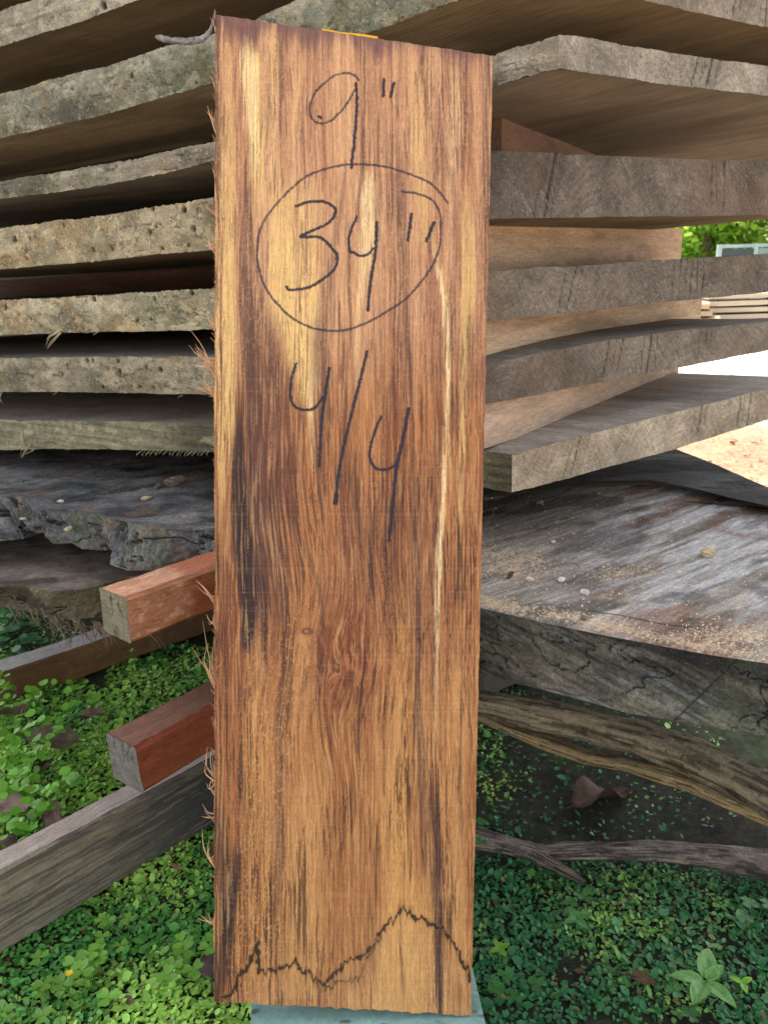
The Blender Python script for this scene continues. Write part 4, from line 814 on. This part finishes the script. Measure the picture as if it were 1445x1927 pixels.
DB = [
    ((104, 62, 46), [(560, 490, 20, .2), (700, 505, 50, .75), (850, 520, 70, .6), (1000, 500, 60, .5), (1150, 480, 40, .4), (1250, 470, 30, 0)]),
    ((116, 70, 50), [(820, 640, 30, .0), (920, 660, 50, .5), (1050, 690, 50, .5), (1180, 700, 30, .3), (1260, 700, 20, 0)]),
    ((112, 68, 52), [(560, 880, 14, .0), (700, 885, 20, .35), (900, 800, 30, .35), (1050, 790, 40, .5), (1250, 800, 34, .35), (1400, 800, 20, 0)]),
    (P1c, [(330, 452, 5, 0), (440, 458, 8, .5), (560, 466, 14, .8), (700, 472, 24, .75), (850, 478, 30, .8), (1000, 478, 28, .85), (1120, 478, 20, .7), (1230, 478, 12, .4), (1330, 480, 8, 0)]),
    (P2c, [(700, 452, 5, 0), (820, 448, 9, .8), (900, 446, 12, 1), (1000, 450, 16, 1.2), (1080, 460, 20, 1.3), (1160, 463, 16, 1.3), (1215, 460, 8, 1), (1245, 460, 3, 0)]),
    (P2c, [(950, 408, 3, .2), (1060, 409, 4, .9), (1120, 409, 3, .3)]),
    (P1c, [(50, 688, 4, .4), (200, 685, 3, .8), (320, 680, 4, .7), (420, 672, 4, .5)]),
    (P1c, [(300, 650, 3, .3), (420, 636, 8, .5), (520, 622, 14, .6), (650, 606, 22, .7), (760, 610, 22, .55), (900, 606, 16, .35), (1000, 610, 10, 0)]),
    (P1c, [(420, 655, 3, .4), (600, 660, 4, .6), (760, 652, 4, .6), (860, 645, 4, .5), (960, 640, 4, .2)]),
    (P1c, [(250, 742, 6, .2), (330, 748, 16, .5), (400, 752, 18, .6), (480, 762, 12, .6), (560, 762, 9, .5), (640, 768, 6, .6), (720, 776, 4, .7), (820, 778, 4, .6), (950, 780, 6, .6), (1100, 784, 9, .75), (1200, 782, 10, .7), (1350, 786, 9, .7), (1500, 800, 22, .55), (1600, 808, 22, .5), (1700, 820, 10, .85), (1912, 824, 6, .9)]),
    (P2c, [(1200, 788, 3, .3), (1350, 790, 3, .7), (1480, 812, 3, .4), (1600, 820, 4, .8), (1700, 824, 5, .95), (1800, 824, 4, .9), (1912, 824, 3, .8)]),
    (P2c, [(1380, 408, 4, .2), (1500, 412, 8, .6), (1600, 420, 14, .75), (1680, 426, 18, .95), (1760, 424, 18, .95), (1830, 416, 14, .8), (1885, 408, 10, .6)]),
    (P2c, [(1540, 454, 4, 0), (1600, 448, 8, .7), (1680, 442, 9, .95), (1740, 438, 10, .7), (1800, 436, 8, .2)]),
    (P1c, [(880, 512, 5, .3), (1000, 512, 7, .5), (1150, 514, 6, .5), (1300, 518, 6, .55), (1450, 530, 9, .6), (1600, 526, 10, .55), (1720, 516, 9, .4), (1820, 510, 5, 0)]),
    (P1c, [(100, 916, 7, .6), (300, 918, 7, .6), (480, 918, 7, .5), (620, 905, 6, .3), (800, 903, 5, .1)]),
    (P1c, [(30, 412, 7, .6), (160, 413, 6, .5), (300, 412, 5, .3), (420, 410, 4, 0)]),
    (P1c, [(240, 460, 6, 0), (300, 470, 8, .3), (370, 468, 8, .4), (440, 470, 6, .5), (520, 486, 6, .5), (640, 508, 10, .5), (760, 520, 14, .5), (880, 528, 12, .4), (1000, 550, 8, .4), (1100, 585, 7, .55), (1180, 615, 6, .8), (1260, 622, 7, .8), (1330, 606, 6, .3)]),
    (P1c, [(880, 700, 4, .3), (1000, 705, 5, .45), (1100, 718, 4, .3), (1200, 728, 3, .5), (1300, 722, 3, .5), (1500, 724, 3, .3)]),
    (P1c, [(160, 820, 5, .1), (250, 828, 8, .25), (380, 860, 8, .25), (500, 862, 6, .2)]),
    (P1c, [(1180, 540, 3, .2), (1260, 530, 4, .4), (1360, 545, 4, .2)]),
    ((130, 66, 38), [(1080, 660, 14, 0), (1180, 668, 24, .5), (1260, 664, 28, .75), (1320, 640, 30, .7), (1380, 640, 20, .2), (1440, 640, 10, 0)]),
    ((122, 70, 44), [(560, 720, 10, .2), (800, 730, 18, .35), (1000, 745, 18, .3)]),
    ((140, 80, 46), [(1350, 680, 12, .2), (1550, 690, 14, .4), (1750, 700, 18, .4), (1850, 690, 14, .1)]),
    (P1c, [(860, 878, 3, .2), (1000, 876, 3, .5), (1200, 872, 3, .5), (1450, 866, 3, .6), (1600, 862, 3, .2)]),
]
def z1(p): return [(380 + x * .3875, y * .3875) for x, y in p]
def z2(p): return [(380 + x * .3875, 460 + y * .3875) for x, y in p]
STROKES = [
    (z1([(760, 390), (740, 365), (700, 355), (650, 365), (600, 400), (550, 450), (525, 520), (530, 570), (560, 595), (600, 598), (640, 575), (700, 510), (745, 430)]), 1.8),
    (z1([(748, 405), (752, 480), (750, 560), (738, 700), (725, 815)]), 2.7),
    (z1([(883, 388), (880, 465)]), 2.9), (z1([(932, 405), (915, 470)]), 2.9), (z1([(566, 566), (578, 572)]), 2.6),
    (z1([(1192, 985), (1150, 930), (1100, 885), (1020, 850), (900, 812), (780, 798), (700, 800), (600, 820), (500, 862), (410, 940), (330, 1030), (285, 1110), (272, 1170), (268, 1240)]) + z2([(272, 90), (300, 190), (350, 270), (430, 350), (520, 400), (600, 418), (700, 415), (800, 380), (900, 325), (1000, 255), (1080, 160), (1130, 80), (1155, 0)]) + z1([(1160, 1110), (1155, 1040), (1120, 975), (1050, 942), (972, 930)]), 1.9),
    (z1([(460, 1000), (520, 980), (590, 980), (635, 1000), (648, 1030), (610, 1085), (480, 1148), (560, 1150), (600, 1172), (640, 1215)]) + z2([(655, 50), (652, 105), (600, 160), (520, 208), (430, 220), (412, 205)]), 2.5),
    (z1([(752, 1053), (722, 1125), (712, 1180), (718, 1222)]) + z2([(735, 38), (765, 55), (805, 48), (832, 18)]), 2.3),
    (z1([(850, 1083), (840, 1239)]) + z2([(820, 170), (805, 320)]), 2.9),
    (z1([(1018, 1040), (1000, 1165)]), 3.0), (z1([(1126, 1083), (1090, 1170)]), 3.0),
    (z2([(457, 580), (437, 650), (430, 730), (450, 785), (500, 805), (548, 792), (590, 740)]), 2.6), (z2([(618, 600), (600, 720), (580, 870), (570, 1075)]), 2.8),
    (z2([(802, 522), (770, 650), (720, 850), (672, 1060), (648, 1250)]), 2.8), (z2([(654, 1215), (648, 1255)]), 4.2),
    (z2([(870, 835), (832, 930), (815, 1020), (832, 1075), (870, 1095), (920, 1085), (955, 1050)]), 2.6),
    (z2([(1003, 800), (975, 950), (945, 1080), (925, 1290), (908, 1440)]), 3.2),
]
SPALT = [([(419, 1877), (438, 1866), (454, 1835), (471, 1815), (485, 1769), (487, 1827), (523, 1827), (539, 1815), (548, 1822), (558, 1808), (562, 1823), (582, 1831), (589, 1842), (613, 1850), (632, 1829), (659, 1804), (675, 1808), (694, 1784), (721, 1749), (725, 1738), (740, 1730), (758, 1707), (783, 1734), (799, 1728), (810, 1742), (826, 1749), (837, 1749), (845, 1769), (864, 1792), (870, 1815), (884, 1831), (884, 1846)], 3.0),
         ([(589, 1842), (600, 1858), (620, 1862), (636, 1846), (675, 1844), (686, 1811), (700, 1784), (718, 1765)], 1.4)]
def segdist(X, Y, pts):
    D = np.full(X.shape, 1e9)
    for (x0, y0), (x1, y1) in zip(pts[:-1], pts[1:]):
        dx, dy = x1 - x0, y1 - y0; L2 = dx * dx + dy * dy + 1e-9
        x_, X_ = min(x0, x1) - 14, max(x0, x1) + 14; y_, Y_ = min(y0, y1) - 14, max(y0, y1) + 14
        k = (X > x_) & (X < X_) & (Y > y_) & (Y < Y_)
        if not k.any(): continue
        t = np.clip(((X[k] - x0) * dx + (Y[k] - y0) * dy) / L2, 0, 1); D[k] = np.minimum(D[k], np.hypot(X[k] - x0 - t * dx, Y[k] - y0 - t * dy))
    return D
def catmull(p, n=8):
    p = np.array(p, float); q = np.vstack([2 * p[0] - p[1], p, 2 * p[-1] - p[-2]]); out = []
    for i in range(1, len(q) - 2):
        for t in np.linspace(0, 1, n, endpoint=False):
            out.append(.5 * ((2 * q[i]) + (-q[i - 1] + q[i + 1]) * t + (2 * q[i - 1] - 5 * q[i] + 4 * q[i + 1] - q[i + 2]) * t * t + (-q[i - 1] + 3 * q[i] - 3 * q[i + 1] + q[i + 2]) * t ** 3))
    out.append(p[-1]); return [tuple(o) for o in out]
def board_colour(X, Y):
    kn = np.exp(-((Y - 1235) / 150) ** 2) * np.exp(-((X - 640) / 110) ** 2)
    g = X + 10 * (fbm(X / 140, Y / 420, s=801) - .5) + 5 * (fbm(X / 26, Y / 110, s=802) - .5)
    g = g - 20 * kn * np.tanh((X - 640) / 45) + 7 * kn * np.sin((Y - 1235) / 70) + 9 * kn * (fbm(X / 28, Y / 60, s=799) - .5)
    g = g - 34 * sm(880, 1200, Y) * sm(1420, 1240, Y) * np.exp(-((X - 575) / 75) ** 2)
    rk = np.hypot((X - 640) / 52, (Y - 1262) / 120); wk = .62 * np.exp(-1.0 * rk ** 2); g = g * (1 - wk) + (640 + rk * 60 + 9 * (fbm(X / 22, Y / 40, s=797) - .5)) * wk
    Y0 = Y; Y = Y + 170 * fbm(g / 3.1, X * 0 + 1.7, s=800, o=3) + 60 * noise(g / 17, X * 0 + .4, s=798)
    f1 = fbm(g / 2.0, Y / 120, s=803, o=3); f2 = fbm(g / 8, Y / 330, s=804, o=4); f3 = fbm(g / 34, Y / 600, s=805, o=3)
    Ys, Y = Y, Y0
    low = sm(820, 1250, Y)[..., None]
    mid = (sm(560, 820, Y) * sm(1420, 1150, Y))[..., None]
    red = lin((158, 104, 76)) * (1 - low) + lin((160, 98, 52)) * low; gold = lin((212, 162, 118)) * (1 - low) + lin((202, 144, 80)) * low
    red = red * (1 - mid) + lin((122, 66, 38)) * mid; gold = gold * (1 - mid) + lin((188, 124, 70)) * mid
    c = mix(red, gold, sm(.30, .72, .35 * f2 + .25 * f1 + .4 * f3))
    brk = .55 + .9 * (f1 - .5) + .8 * (f2 - .5)
    for col, pts in LB:
        p = np.array(pts); k = np.nonzero((Y[0] * 0 == 0))[0]
        xc, wd, st = np.interp(Y, p[:, 0], p[:, 1]), np.interp(Y, p[:, 0], p[:, 2]), np.interp(Y, p[:, 0], p[:, 3], 0, 0)
        m = st * sm(1.2, .6, np.abs((g - xc) / wd) + (f2 - .5) * 2.0 + (f1 - .5) * 2.4) * 1.15
        c = mix(c, lin(col) * (.85 + .3 * f1)[..., None], np.clip(m * .95, 0, 1))
    for col, pts in DB:
        p = np.array(pts); xc, wd, st = np.interp(Y, p[:, 0], p[:, 1]), np.interp(Y, p[:, 0], p[:, 2]), np.interp(Y, p[:, 0], p[:, 3], 0, 0)
        m = st * sm(1.35, .35, np.abs((g - xc) / wd) + (f2 - .5) * 1.2 + (f1 - .5) * 1.5)
        c = mix(c, lin(col), np.clip(m, 0, 1))
    # fine dark pores and streaks along the grain
    amt = .30 + .22 * sm(700, 1000, Y) - .25 * sm(1450, 1700, Y) * np.exp(-((X - 700) / 120) ** 2)
    Y = Ys; pat = sm(.38, .62, fbm(g / 22, Y / 130, s=815)); pr = sm(.55, .66, fbm(g / 1.7, Y / 26, s=806, o=2)); c = mix(c, lin((70, 40, 30)), pr * (amt * (.5 + pat) + .06))
    Y = Y0; kr = np.exp(-((X - 655) / 80) ** 2 - ((Y - 1255) / 100) ** 2); c = mix(c, lin((118, 56, 34)), .75 * kr * sm(.36, .6, fbm(X / 20 + Y / 60, Y / 34 - X / 50, s=816))); c = mix(c, lin((190, 122, 66)), .5 * kr * sm(.52, .62, fbm(X / 9 - Y / 40, Y / 26, s=817))); c = mix(c, lin((58, 34, 28)), .7 * np.sqrt(kr) * sm(.60, .68, fbm((X + (Y - 1250) * .35 * np.sign(Y - 1250) * 0 + .25 * (Y - 1250)) / 4.5, Y / 34, s=819))); Y = Ys
    pr = sm(.58, .70, fbm(g / 3.0, Y / 110, s=807, o=2)); c = mix(c, lin((62, 36, 30)), pr * (amt + .1) * (.3 + 1.1 * pat))
    pr = sm(.57, .67, fbm(g / 2.0, Y / 60, s=808, o=2)); c = mix(c, lin((226, 172, 108)), pr * .3 * (1.3 - pat))
    c = c * (.86 + .28 * fbm(X / 1.6, Y / 1.8, s=818, o=2))[..., None]
    Y = Y0
    # small knot eye
    r = np.hypot((X - 578) / 11, (Y - 1188) / 7); c = mix(c, lin((70, 38, 26)), .7 * np.exp(-((r - .7) / .4) ** 2))
    # cross-cut saw scores and torn fuzz
    sc = fbm(X / 60, Y / 1.9, s=809, o=2); c = c * (1 - .06 * sm(.55, .7, sc) * (.2 + .9 * sm(640, 860, X)))[..., None]
    sc = sm(.72, .76, noise(Y / 2.2, X * 0 + 3, s=810)) * sm(.45, .6, fbm(X / 70, Y / 60, s=811)); c = mix(c, lin((228, 180, 128)), .05 * sc)
    fz = sm(.66, .74, fbm(X / 3.2 + Y / 9, Y / 4.0, s=812, o=2)) * (np.exp(-((X - (540 - (Y - 1300) * .12)) / 34) ** 2) + .9 * np.exp(-((X - (478 + (Y - 1500) * -.02)) / 28) ** 2)) * sm(1080, 1250, Y)
    c = mix(c, lin((226, 176, 108)), .42 * np.clip(fz, 0, 1))
    fz = sm(.64, .74, fbm(X / 3.0, Y / 3.4, s=813, o=2)); c = mix(c, lin((222, 168, 120)), .25 * fz * sm(760, 600, Y))
    # purple-grey end stain on top
    ty = 28 + (X - 408) * .149; m = sm(52, 6, Y - ty + 50 * (f2 - .5) + 24 * (f1 - .5) + 60 * (f3 - .5) + 18 * sm(600, 860, X)); c = mix(c, lin((104, 72, 74)), .75 * m)
    m = sm(40, 5, Y - ty - 20 + 0 * X) * 0; 
    # spalting
    jx, jy = 6 * (fbm(X / 7, Y / 9, s=821, o=2) - .5), 24 * (fbm(X / 5, Y / 30, s=822, o=3) - .5)
    zone = np.zeros_like(X)
    for pts, wd in SPALT:
        D = segdist(X + jx, Y + jy, pts); c = mix(c, lin((120, 82, 44)), .3 * sm(9, 2, D) * (.5 + f1)); c = mix(c, lin((34, 26, 24)), .92 * sm(wd + .8, wd - 1.2, D + (f1 - .5) * 4.5))
    # below the line the wood is paler and rosier
    yl = np.interp(X, [404, 487, 613, 758, 884], [1880, 1830, 1850, 1710, 1840]); m = sm(0, 26, Y - yl); c = mix(c, c * np.array([1.02, 1.06, 1.15]) + .012, m * .6)
    gy = c.mean(-1, keepdims=True); c = gy + (c - gy) * .93
    # felt-pen writing
    nzm = fbm(X / 2.2, Y / 3.0, s=830, o=2); jx = 1.4 * (fbm(X / 8, Y / 8, s=831, o=2) - .5)
    for pts, wd in STROKES:
        D = segdist(X + jx, Y, catmull(pts) if len(pts) > 2 else pts)
        m = sm(wd + 1.0, wd - .5, D + (nzm - .5) * 3.2) * (.96 if wd > 2 else .84); c = mix(c, lin((34, 36, 50)), m)
    return c
def board():
    nx, ny = 430, 1500; a = np.linspace(0, 1, nx); b = np.linspace(0, 1, ny); Bv, Av = np.meshgrid(b, a, indexing='ij')
    xl = 405 - 2 * Bv + (fbm(Bv * 40, Bv * 0, s=840) - .5) * 6 + (fbm(Bv * 300, Bv * 0, s=841) - .5) * 3
    xr = 927 - 41 * Bv + (fbm(Bv * 60, Bv * 0 + 4, s=842) - .5) * 2
    yt = 27 + 78 * Av + (fbm(Av * 60, Av * 0, s=843) - .5) * 3; yb = 1885 + 26 * Av + (fbm(Av * 40, Av * 0 + 2, s=844, o=5) - .5) * 9
    X = xl + (xr - xl) * Av; Y = yt + (yb - yt) * Bv
    r = ((X - CX) / FPX)[..., None] * CXV + ((CY - Y) / FPX)[..., None] * CYV + FWD
    P = CAM + r * ((B_top - CAM) @ BN / (r @ BN))[..., None]
    c = board_colour(X, Y)
    e = 1 / BN.dot(BN); rel = (fbm(X / 3, Y / 40, s=850, o=3) - .5) * .0006 + (noise(Y / 2.4, X / 90, s=851) - .5) * .00025
    P = P + rel[..., None] * BN
    mb = MB(); xax, yax = CXV, unit(B_bot - B_top); G = np.stack([(P - B_top) @ xax, (P - B_top) @ yax, X * 0], -1)
    mb.grid(P, c, G, 0, False)
    bk = P - BN * .025
    for A in (P[0], P[-1], P[:, 0], P[:, -1]):
        side = np.stack([A + (A - A) - BN * .025 * t for t in np.linspace(0, 1, 7)], 1)
        mb.grid(side, lin((120, 76, 52)) * (.7 + .6 * fbm(side[..., 2] * 200, side[..., 0] * 200, s=852))[..., None], None, 0)
    q = bk[::30, ::30]; q = np.concatenate([q, bk[-1:, ::30]]); q = np.concatenate([q, np.concatenate([bk[::30, -1:], bk[-1:, -1:]])], 1); mb.grid(q, lin((150, 98, 62)), None, 0, True)
    o = mb.build('upright_board', M_FRESH, origin=tuple(bpt(650, 1895)))
    tag(o, 'upright streaky brown board with 9, circled 34 and 4/4 written in black marker', 'board'); return o
BO = board(); bpy.context.view_layer.update()
# torn fibres on the left edge
mb = MB(); rts = []
def bp(px, py, off=-.008): return bpt(px, py) + BN * off
for i in range(2600):
    y = nr.uniform(60, 1800); dens = noise(y / 22., 3.3, s=9) * .6 + .4 * noise(y / 90., 1.3, s=10)
    if nr.rand() > dens * 1.25: continue
    up_ = 1 if nr.rand() < .8 else -1
    rts.append((bp(407 + nr.rand() * 3, y, -.001 - .016 * nr.rand()), -CXV * (.22 + .35 * nr.rand()) + CYV * up_ * (.6 + nr.rand()) + BN * .2 * nr.randn(), .003 + .009 * nr.rand() ** 2.5))
fibres(mb, rts, lin((206, 160, 128)), .00042, 5, .16, 4)
tufts = [(400, 395, 6, 385, 385), (402, 470, 9, 390, 440), (404, 620, 8, 388, 587), (403, 700, 6, 385, 600), (405, 690, 14, 355, 652), (404, 690, 8, 370, 655), (405, 740, 10, 350, 706), (404, 745, 8, 372, 720), (406, 1130, 7, 366, 1095), (404, 1300, 12, 393, 1180), (402, 1290, 10, 390, 1200), (404, 1180, 8, 392, 1150), (403, 1480, 9, 387, 1405),
         (403, 1500, 10, 390, 1445), (402, 1550, 6, 373, 1532), (405, 1750, 8, 366, 1722), (402, 1640, 6, 398, 1560), (408, 60, 10, 405, 12), (402, 150, 8, 396, 140), (404, 230, 8, 394, 195), (405, 1020, 5, 392, 1018), (401, 320, 5, 396, 316)]
for (x0, y0, n_, x1, y1) in tufts:
    A = bp(x0 + 2, y0); Bp = bp(x1, y1, 0.0); d = Bp - A; ln = np.linalg.norm(d)
    for j in range(max(3, n_ * 2 // 3)):
        k_ = .3 + .75 * nr.rand(); jt = nr.randn(3) * .16 * ln
        mid = A + d * .5 * k_ + CXV * -.15 * ln * nr.rand() + jt * .4; end = A + d * k_ + jt
        tube(mb, np.array(catmull([tuple(A + CYV * nr.randn() * .005), tuple(mid + CYV * nr.randn() * .04 * ln), tuple(end)], 4)), np.linspace(.0008, .0001, 9), lin((220, 176, 138)) * (.7 + .6 * nr.rand()), 4)
child(mb.build('torn_fibres', M_FIBRE), BO)
mb = MB(); pts = catmull([(294, 71), (312, 77), (340, 80), (366, 80), (384, 75), (396, 62), (402, 44), (406, 18)], 8); P = np.array([bp(x, y, .002) for i, (x, y) in enumerate(pts)])
n = len(P); ww = np.interp(np.linspace(0, 1, n), [0, .1, .5, .8, 1], [.0012, .0022, .0026, .0024, .0004]); t = np.linspace(-1, 1, 9)
T = np.meshgrid(t, np.arange(n))[0]; Q = P[:, None] + (T * ww[:, None])[..., None] * (CYV * .55 + BN * .6) + ((T ** 2 - .5) * ww[:, None] * .8)[..., None] * CYV + ((noise(np.arange(n)[:, None] / 2. + T, T * 3, s=5) - .5) * .0014)[..., None] * CYV
cc = lin((150, 150, 150)) * (.45 + .8 * fbm(Q[..., 0] * 260, Q[..., 2] * 260, s=860))[..., None]
mb.grid(Q, cc, None, 0); mb.grid(Q - CYV * .0008 - BN * .0006, cc * .7, None, 0, True)
child(mb.build('bark_strip', M_BARK), BO)
# yellow strap end behind the board's top
mb = MB(); pts = [(606, 53), (640, 62), (680, 65), (711, 68)]; a = resample([at(x, y, .672) for x, y in pts], 24); dn = -CYV * .006; bk = FWD * .02
wv = np.sin(np.linspace(0, 3.4, 24))[:, None] * CYV * .0008
top = a + wv; mb.grid(np.stack([top, top + dn * 2.2], 1), lin((232, 176, 40)), None, 0); mb.grid(np.stack([top, top + bk], 1), lin((240, 190, 60)), None, 0, True); mb.grid(np.stack([top + bk, top + bk + dn * 2.2], 1), lin((220, 160, 30)), None, 0, True)
mb.grid(np.stack([top + dn * 2.2, top + bk + dn * 2.2], 1), lin((220, 160, 30)), None, 0)
tag(mb.build('yellow_wedge', M_YELLOW, origin=tuple(a[12])), 'bright yellow plastic strip peeping over the top edge of the board', 'plastic strip')
# fibres hanging from slab edges
def hang(slabk, items, lab='torn_fibre', col=(190, 178, 150)):
    mb = MB()
    for (x0, y0, x1, y1, n_, rad) in items:
        A = onplane(x0, y0, SL[slabk]['C'], NL) + NL * .004; B = onplane(x1, y1, SL[slabk]['C'], NL) + NL * .010
        for j in range(n_):
            jt = nr.randn(3) * .08 * np.linalg.norm(B - A)
            tube(mb, resample([A + jt * .3, (A + B) / 2 + NL * .004 + jt, B + jt * .6], 9), np.linspace(rad, rad * .15, 9), lin(col) * (.7 + .4 * nr.rand()), 5, flat=.4)
    bpy.context.view_layer.update(); child(mb.build(lab, M_FIBRE), SL[slabk]['o'])
hang(4, [(120, 624, 100, 652, 3, .0022), (112, 626, 100, 640, 2, .0015), (189, 624, 188, 630, 1, .0008)])
hang(5, [(8, 738, 18, 758, 2, .0008), (112, 738, 114, 742, 2, .0006), (348, 743, 347, 748, 1, .0006)])
hang(6, [(45, 815, 62, 848, 3, .0009), (62, 835, 50, 860, 4, .0011), (18, 830, 35, 846, 4, .0009), (0, 800, 12, 812, 2, .0010), (70, 845, 52, 855, 2, .0007)] + [(x, 848, x + nr.randn() * 4, 856, 2, .0004) for x in range(270, 400, 8)], col=(178, 176, 140))
# fuzzy sawn fibres along the top edge of the thin slab
hang(2, [(x, 341 - .19 * x + (0 if x < 130 else 2), x + 3, 336 - .19 * x, 1, .0004) for x in range(3, 398, 4)], col=(150, 140, 118))

# ------------------------------------------------------------------ yard beyond
def boxm(mb, c, s, col, yaw=0):
    v = np.array([[x * s[0] / 2, y * s[1] / 2, z * s[2] / 2] for z in (-1, 1) for x, y in ((-1, -1), (1, -1), (1, 1), (-1, 1))]); k, q = math.cos(yaw), math.sin(yaw)
    v = np.stack([v[:, 0] * k - v[:, 1] * q, v[:, 0] * q + v[:, 1] * k, v[:, 2]], -1) + np.asarray(c)
    mb.add(v, [np.array([(0, 1, 5, 4), (1, 2, 6, 5), (2, 3, 7, 6), (3, 0, 4, 7), (4, 5, 6, 7), (3, 2, 1, 0)])], lin(col))
def gpt(px, D):   # ground point in column px at plan distance D
    r = ray(px, 500); return np.array([r[0], r[1], 0]) / math.hypot(r[0], r[1]) * D
for i, (px, D, nl, ln, yaw, lab, col) in enumerate([(1250, 12.5, 4, 1.5, -.35, 'pale plank pile on the sandy yard, left of the two far piles', (176, 154, 126)), (1400, 13.5, 5, 1.3, -.2, 'pale plank pile on the sandy yard, cut by the right edge', (186, 172, 152)), (1185, 14, 2, 1.0, -.3, 'low tarp-white plank pile left of the far piles, beside the spacer end', (200, 200, 200))]):
    p = gpt(px, D); r = empty('plank_pile', p, lab, 'plank pile', 'plank piles across the yard'); bpy.context.view_layer.update()
    for k in range(nl):
        mb = MB(); boxm(mb, p + np.array([.04 * nr.randn(), 0, .06 + .10 * k]), (ln * (1 - .05 * k), .8, .065), np.array(col) * (.9 + .1 * nr.rand()), yaw + .05 * nr.randn()); child(mb.build('plank', M_FAR, smooth=False), r)
        for sx in (-.35, .35):
            mb = MB(); boxm(mb, p + np.array([sx * ln, sx * -.35 * ln * .5, .012 + .10 * k]), (.08, .7, .034), (120, 96, 74), yaw); child(mb.build('spacer', M_FAR, smooth=False), r)
n = 900; D = nr.uniform(2.6, 9.5, n); pxx = nr.uniform(1150, 1700, n); pos = np.array([gpt(a, b) for a, b in zip(pxx, D)]) + UPV * .004
mb = MB(); scatter_leaves(mb, pos, nr.rand(n) * 6.3, nr.randn(n) * .2, nr.randn(n) * .3, .012 + .035 * nr.rand(n) ** 2, np.tile(lin((150, 112, 84)), (n, 1)) * (.5 + nr.rand(n))[:, None], 'leaf')
tag(mb.build('leaf_litter', M_DEAD), 'brown leaf litter strewn over the sunlit sandy yard', 'leaf litter', kind='stuff')
fr = empty('fence', gpt(1400, 22), 'pale blue-grey metal fence with posts across the far side of the yard', 'fence'); bpy.context.view_layer.update()
for k in range(12):
    p = gpt(1350, 22) + np.array([k * 1.0, .2 * k, 0]); mb = MB(); boxm(mb, p + UPV * .72, (.10, .10, 1.46), (140, 158, 162)); child(mb.build('post', M_FAR, smooth=False), fr)
    if k < 11: mb = MB(); boxm(mb, p + np.array([.5, .1, .68]), (.92, .04, 1.30), (112, 132, 140) if k % 3 else (60, 68, 76), .19); child(mb.build('panel', M_FAR, smooth=False), fr)
mb = MB(); boxm(mb, gpt(1350, 22) + np.array([5.5, 1.1, 1.40]), (11.2, .06, .08), (140, 158, 162), .197); child(mb.build('rail', M_FAR, smooth=False), fr)
sp_ = gpt(1255, 30); r = empty('white_shed', sp_, 'small white shed with pale roof at the left end of the far fence', 'shed'); bpy.context.view_layer.update()
mb = MB(); boxm(mb, sp_ + UPV * .9, (3.0, 3, 1.8), (232, 232, 228)); child(mb.build('wall', M_FAR, smooth=False), r)
mb = MB(); v = np.array([(-1.8, -1.8, 1.802), (1.8, -1.8, 1.802), (1.8, 0, 2.35), (-1.8, 0, 2.35), (-1.8, 1.8, 1.802), (1.8, 1.8, 1.802)]) + sp_
mb.add(v, [np.array([(0, 1, 2, 3), (3, 2, 5, 4), (1, 0, 4, 5)]), np.array([(0, 3, 4), (1, 5, 2)])], lin((220, 224, 228))); child(mb.build('roof', M_FAR, smooth=False), r)
def tree(px, D, h, R, lab, seed, c0, flowers=False):
    b = gpt(px, D); r = empty('tree', b, lab, 'tree', 'trees beyond the fence'); bpy.context.view_layer.update()
    mb = MB(); tube(mb, resample([b, b + np.array([.1, 0, h * .4]), b + np.array([-.1, .1, h * .8])], 10), np.linspace(.22, .06, 10), lin((110, 96, 80)), 10); g = nr.RandomState(seed)if False else np.random.RandomState(seed)
    for k in range(9):
        a_ = g.rand() * 6.28; s0 = b + UPV * h * (.25 + .4 * g.rand()); tube(mb, resample([s0, s0 + np.array([math.cos(a_) * R * .5, math.sin(a_) * R * .5, .5]), s0 + np.array([math.cos(a_) * R * .9, math.sin(a_) * R * .9, h * .25])], 7), np.linspace(.08, .02, 7), lin((110, 96, 80)), 6)
    child(mb.build('trunk', M_FAR), r)
    n = 9000; cl = g.randn(46, 3) * np.array([R * .45, R * .45, h * .22]) + b + UPV * h * .55; cl[:, 2] = np.maximum(cl[:, 2], .5)
    id_ = g.randint(0, 46, n); p = cl[id_] + g.randn(n, 3) * np.array([.38, .38, .26]); col = np.tile(lin(c0), (n, 1)) * (.55 + .5 * g.rand(46))[id_][:, None] * (.7 + .6 * g.rand(n))[:, None]
    if flowers: k = g.rand(n) < .12; col[k] = lin((236, 130, 90))
    mb = MB(); scatter_leaves(mb, p, g.rand(n) * 6.3, g.randn(n) * .6, g.randn(n) * .6, .13 + .12 * g.rand(n), col, 'leaf'); child(mb.build('crown', M_FARLEAF), r)
tree(1320, 27, 5.0, 2.6, 'leafy green tree rising at the left end of the far fence', 1, (150, 200, 70))
tree(1410, 29, 6.0, 3.0, 'yellow-green tree dotted with orange blossom above the far fence', 2, (200, 216, 84), True)
tree(1520, 26, 6.0, 3.0, 'sunlit tree above the right end of the far fence', 3, (170, 204, 84))
tree(1230, 40, 8.0, 4.0, 'distant darker tree behind the white shed', 4, (90, 130, 60))
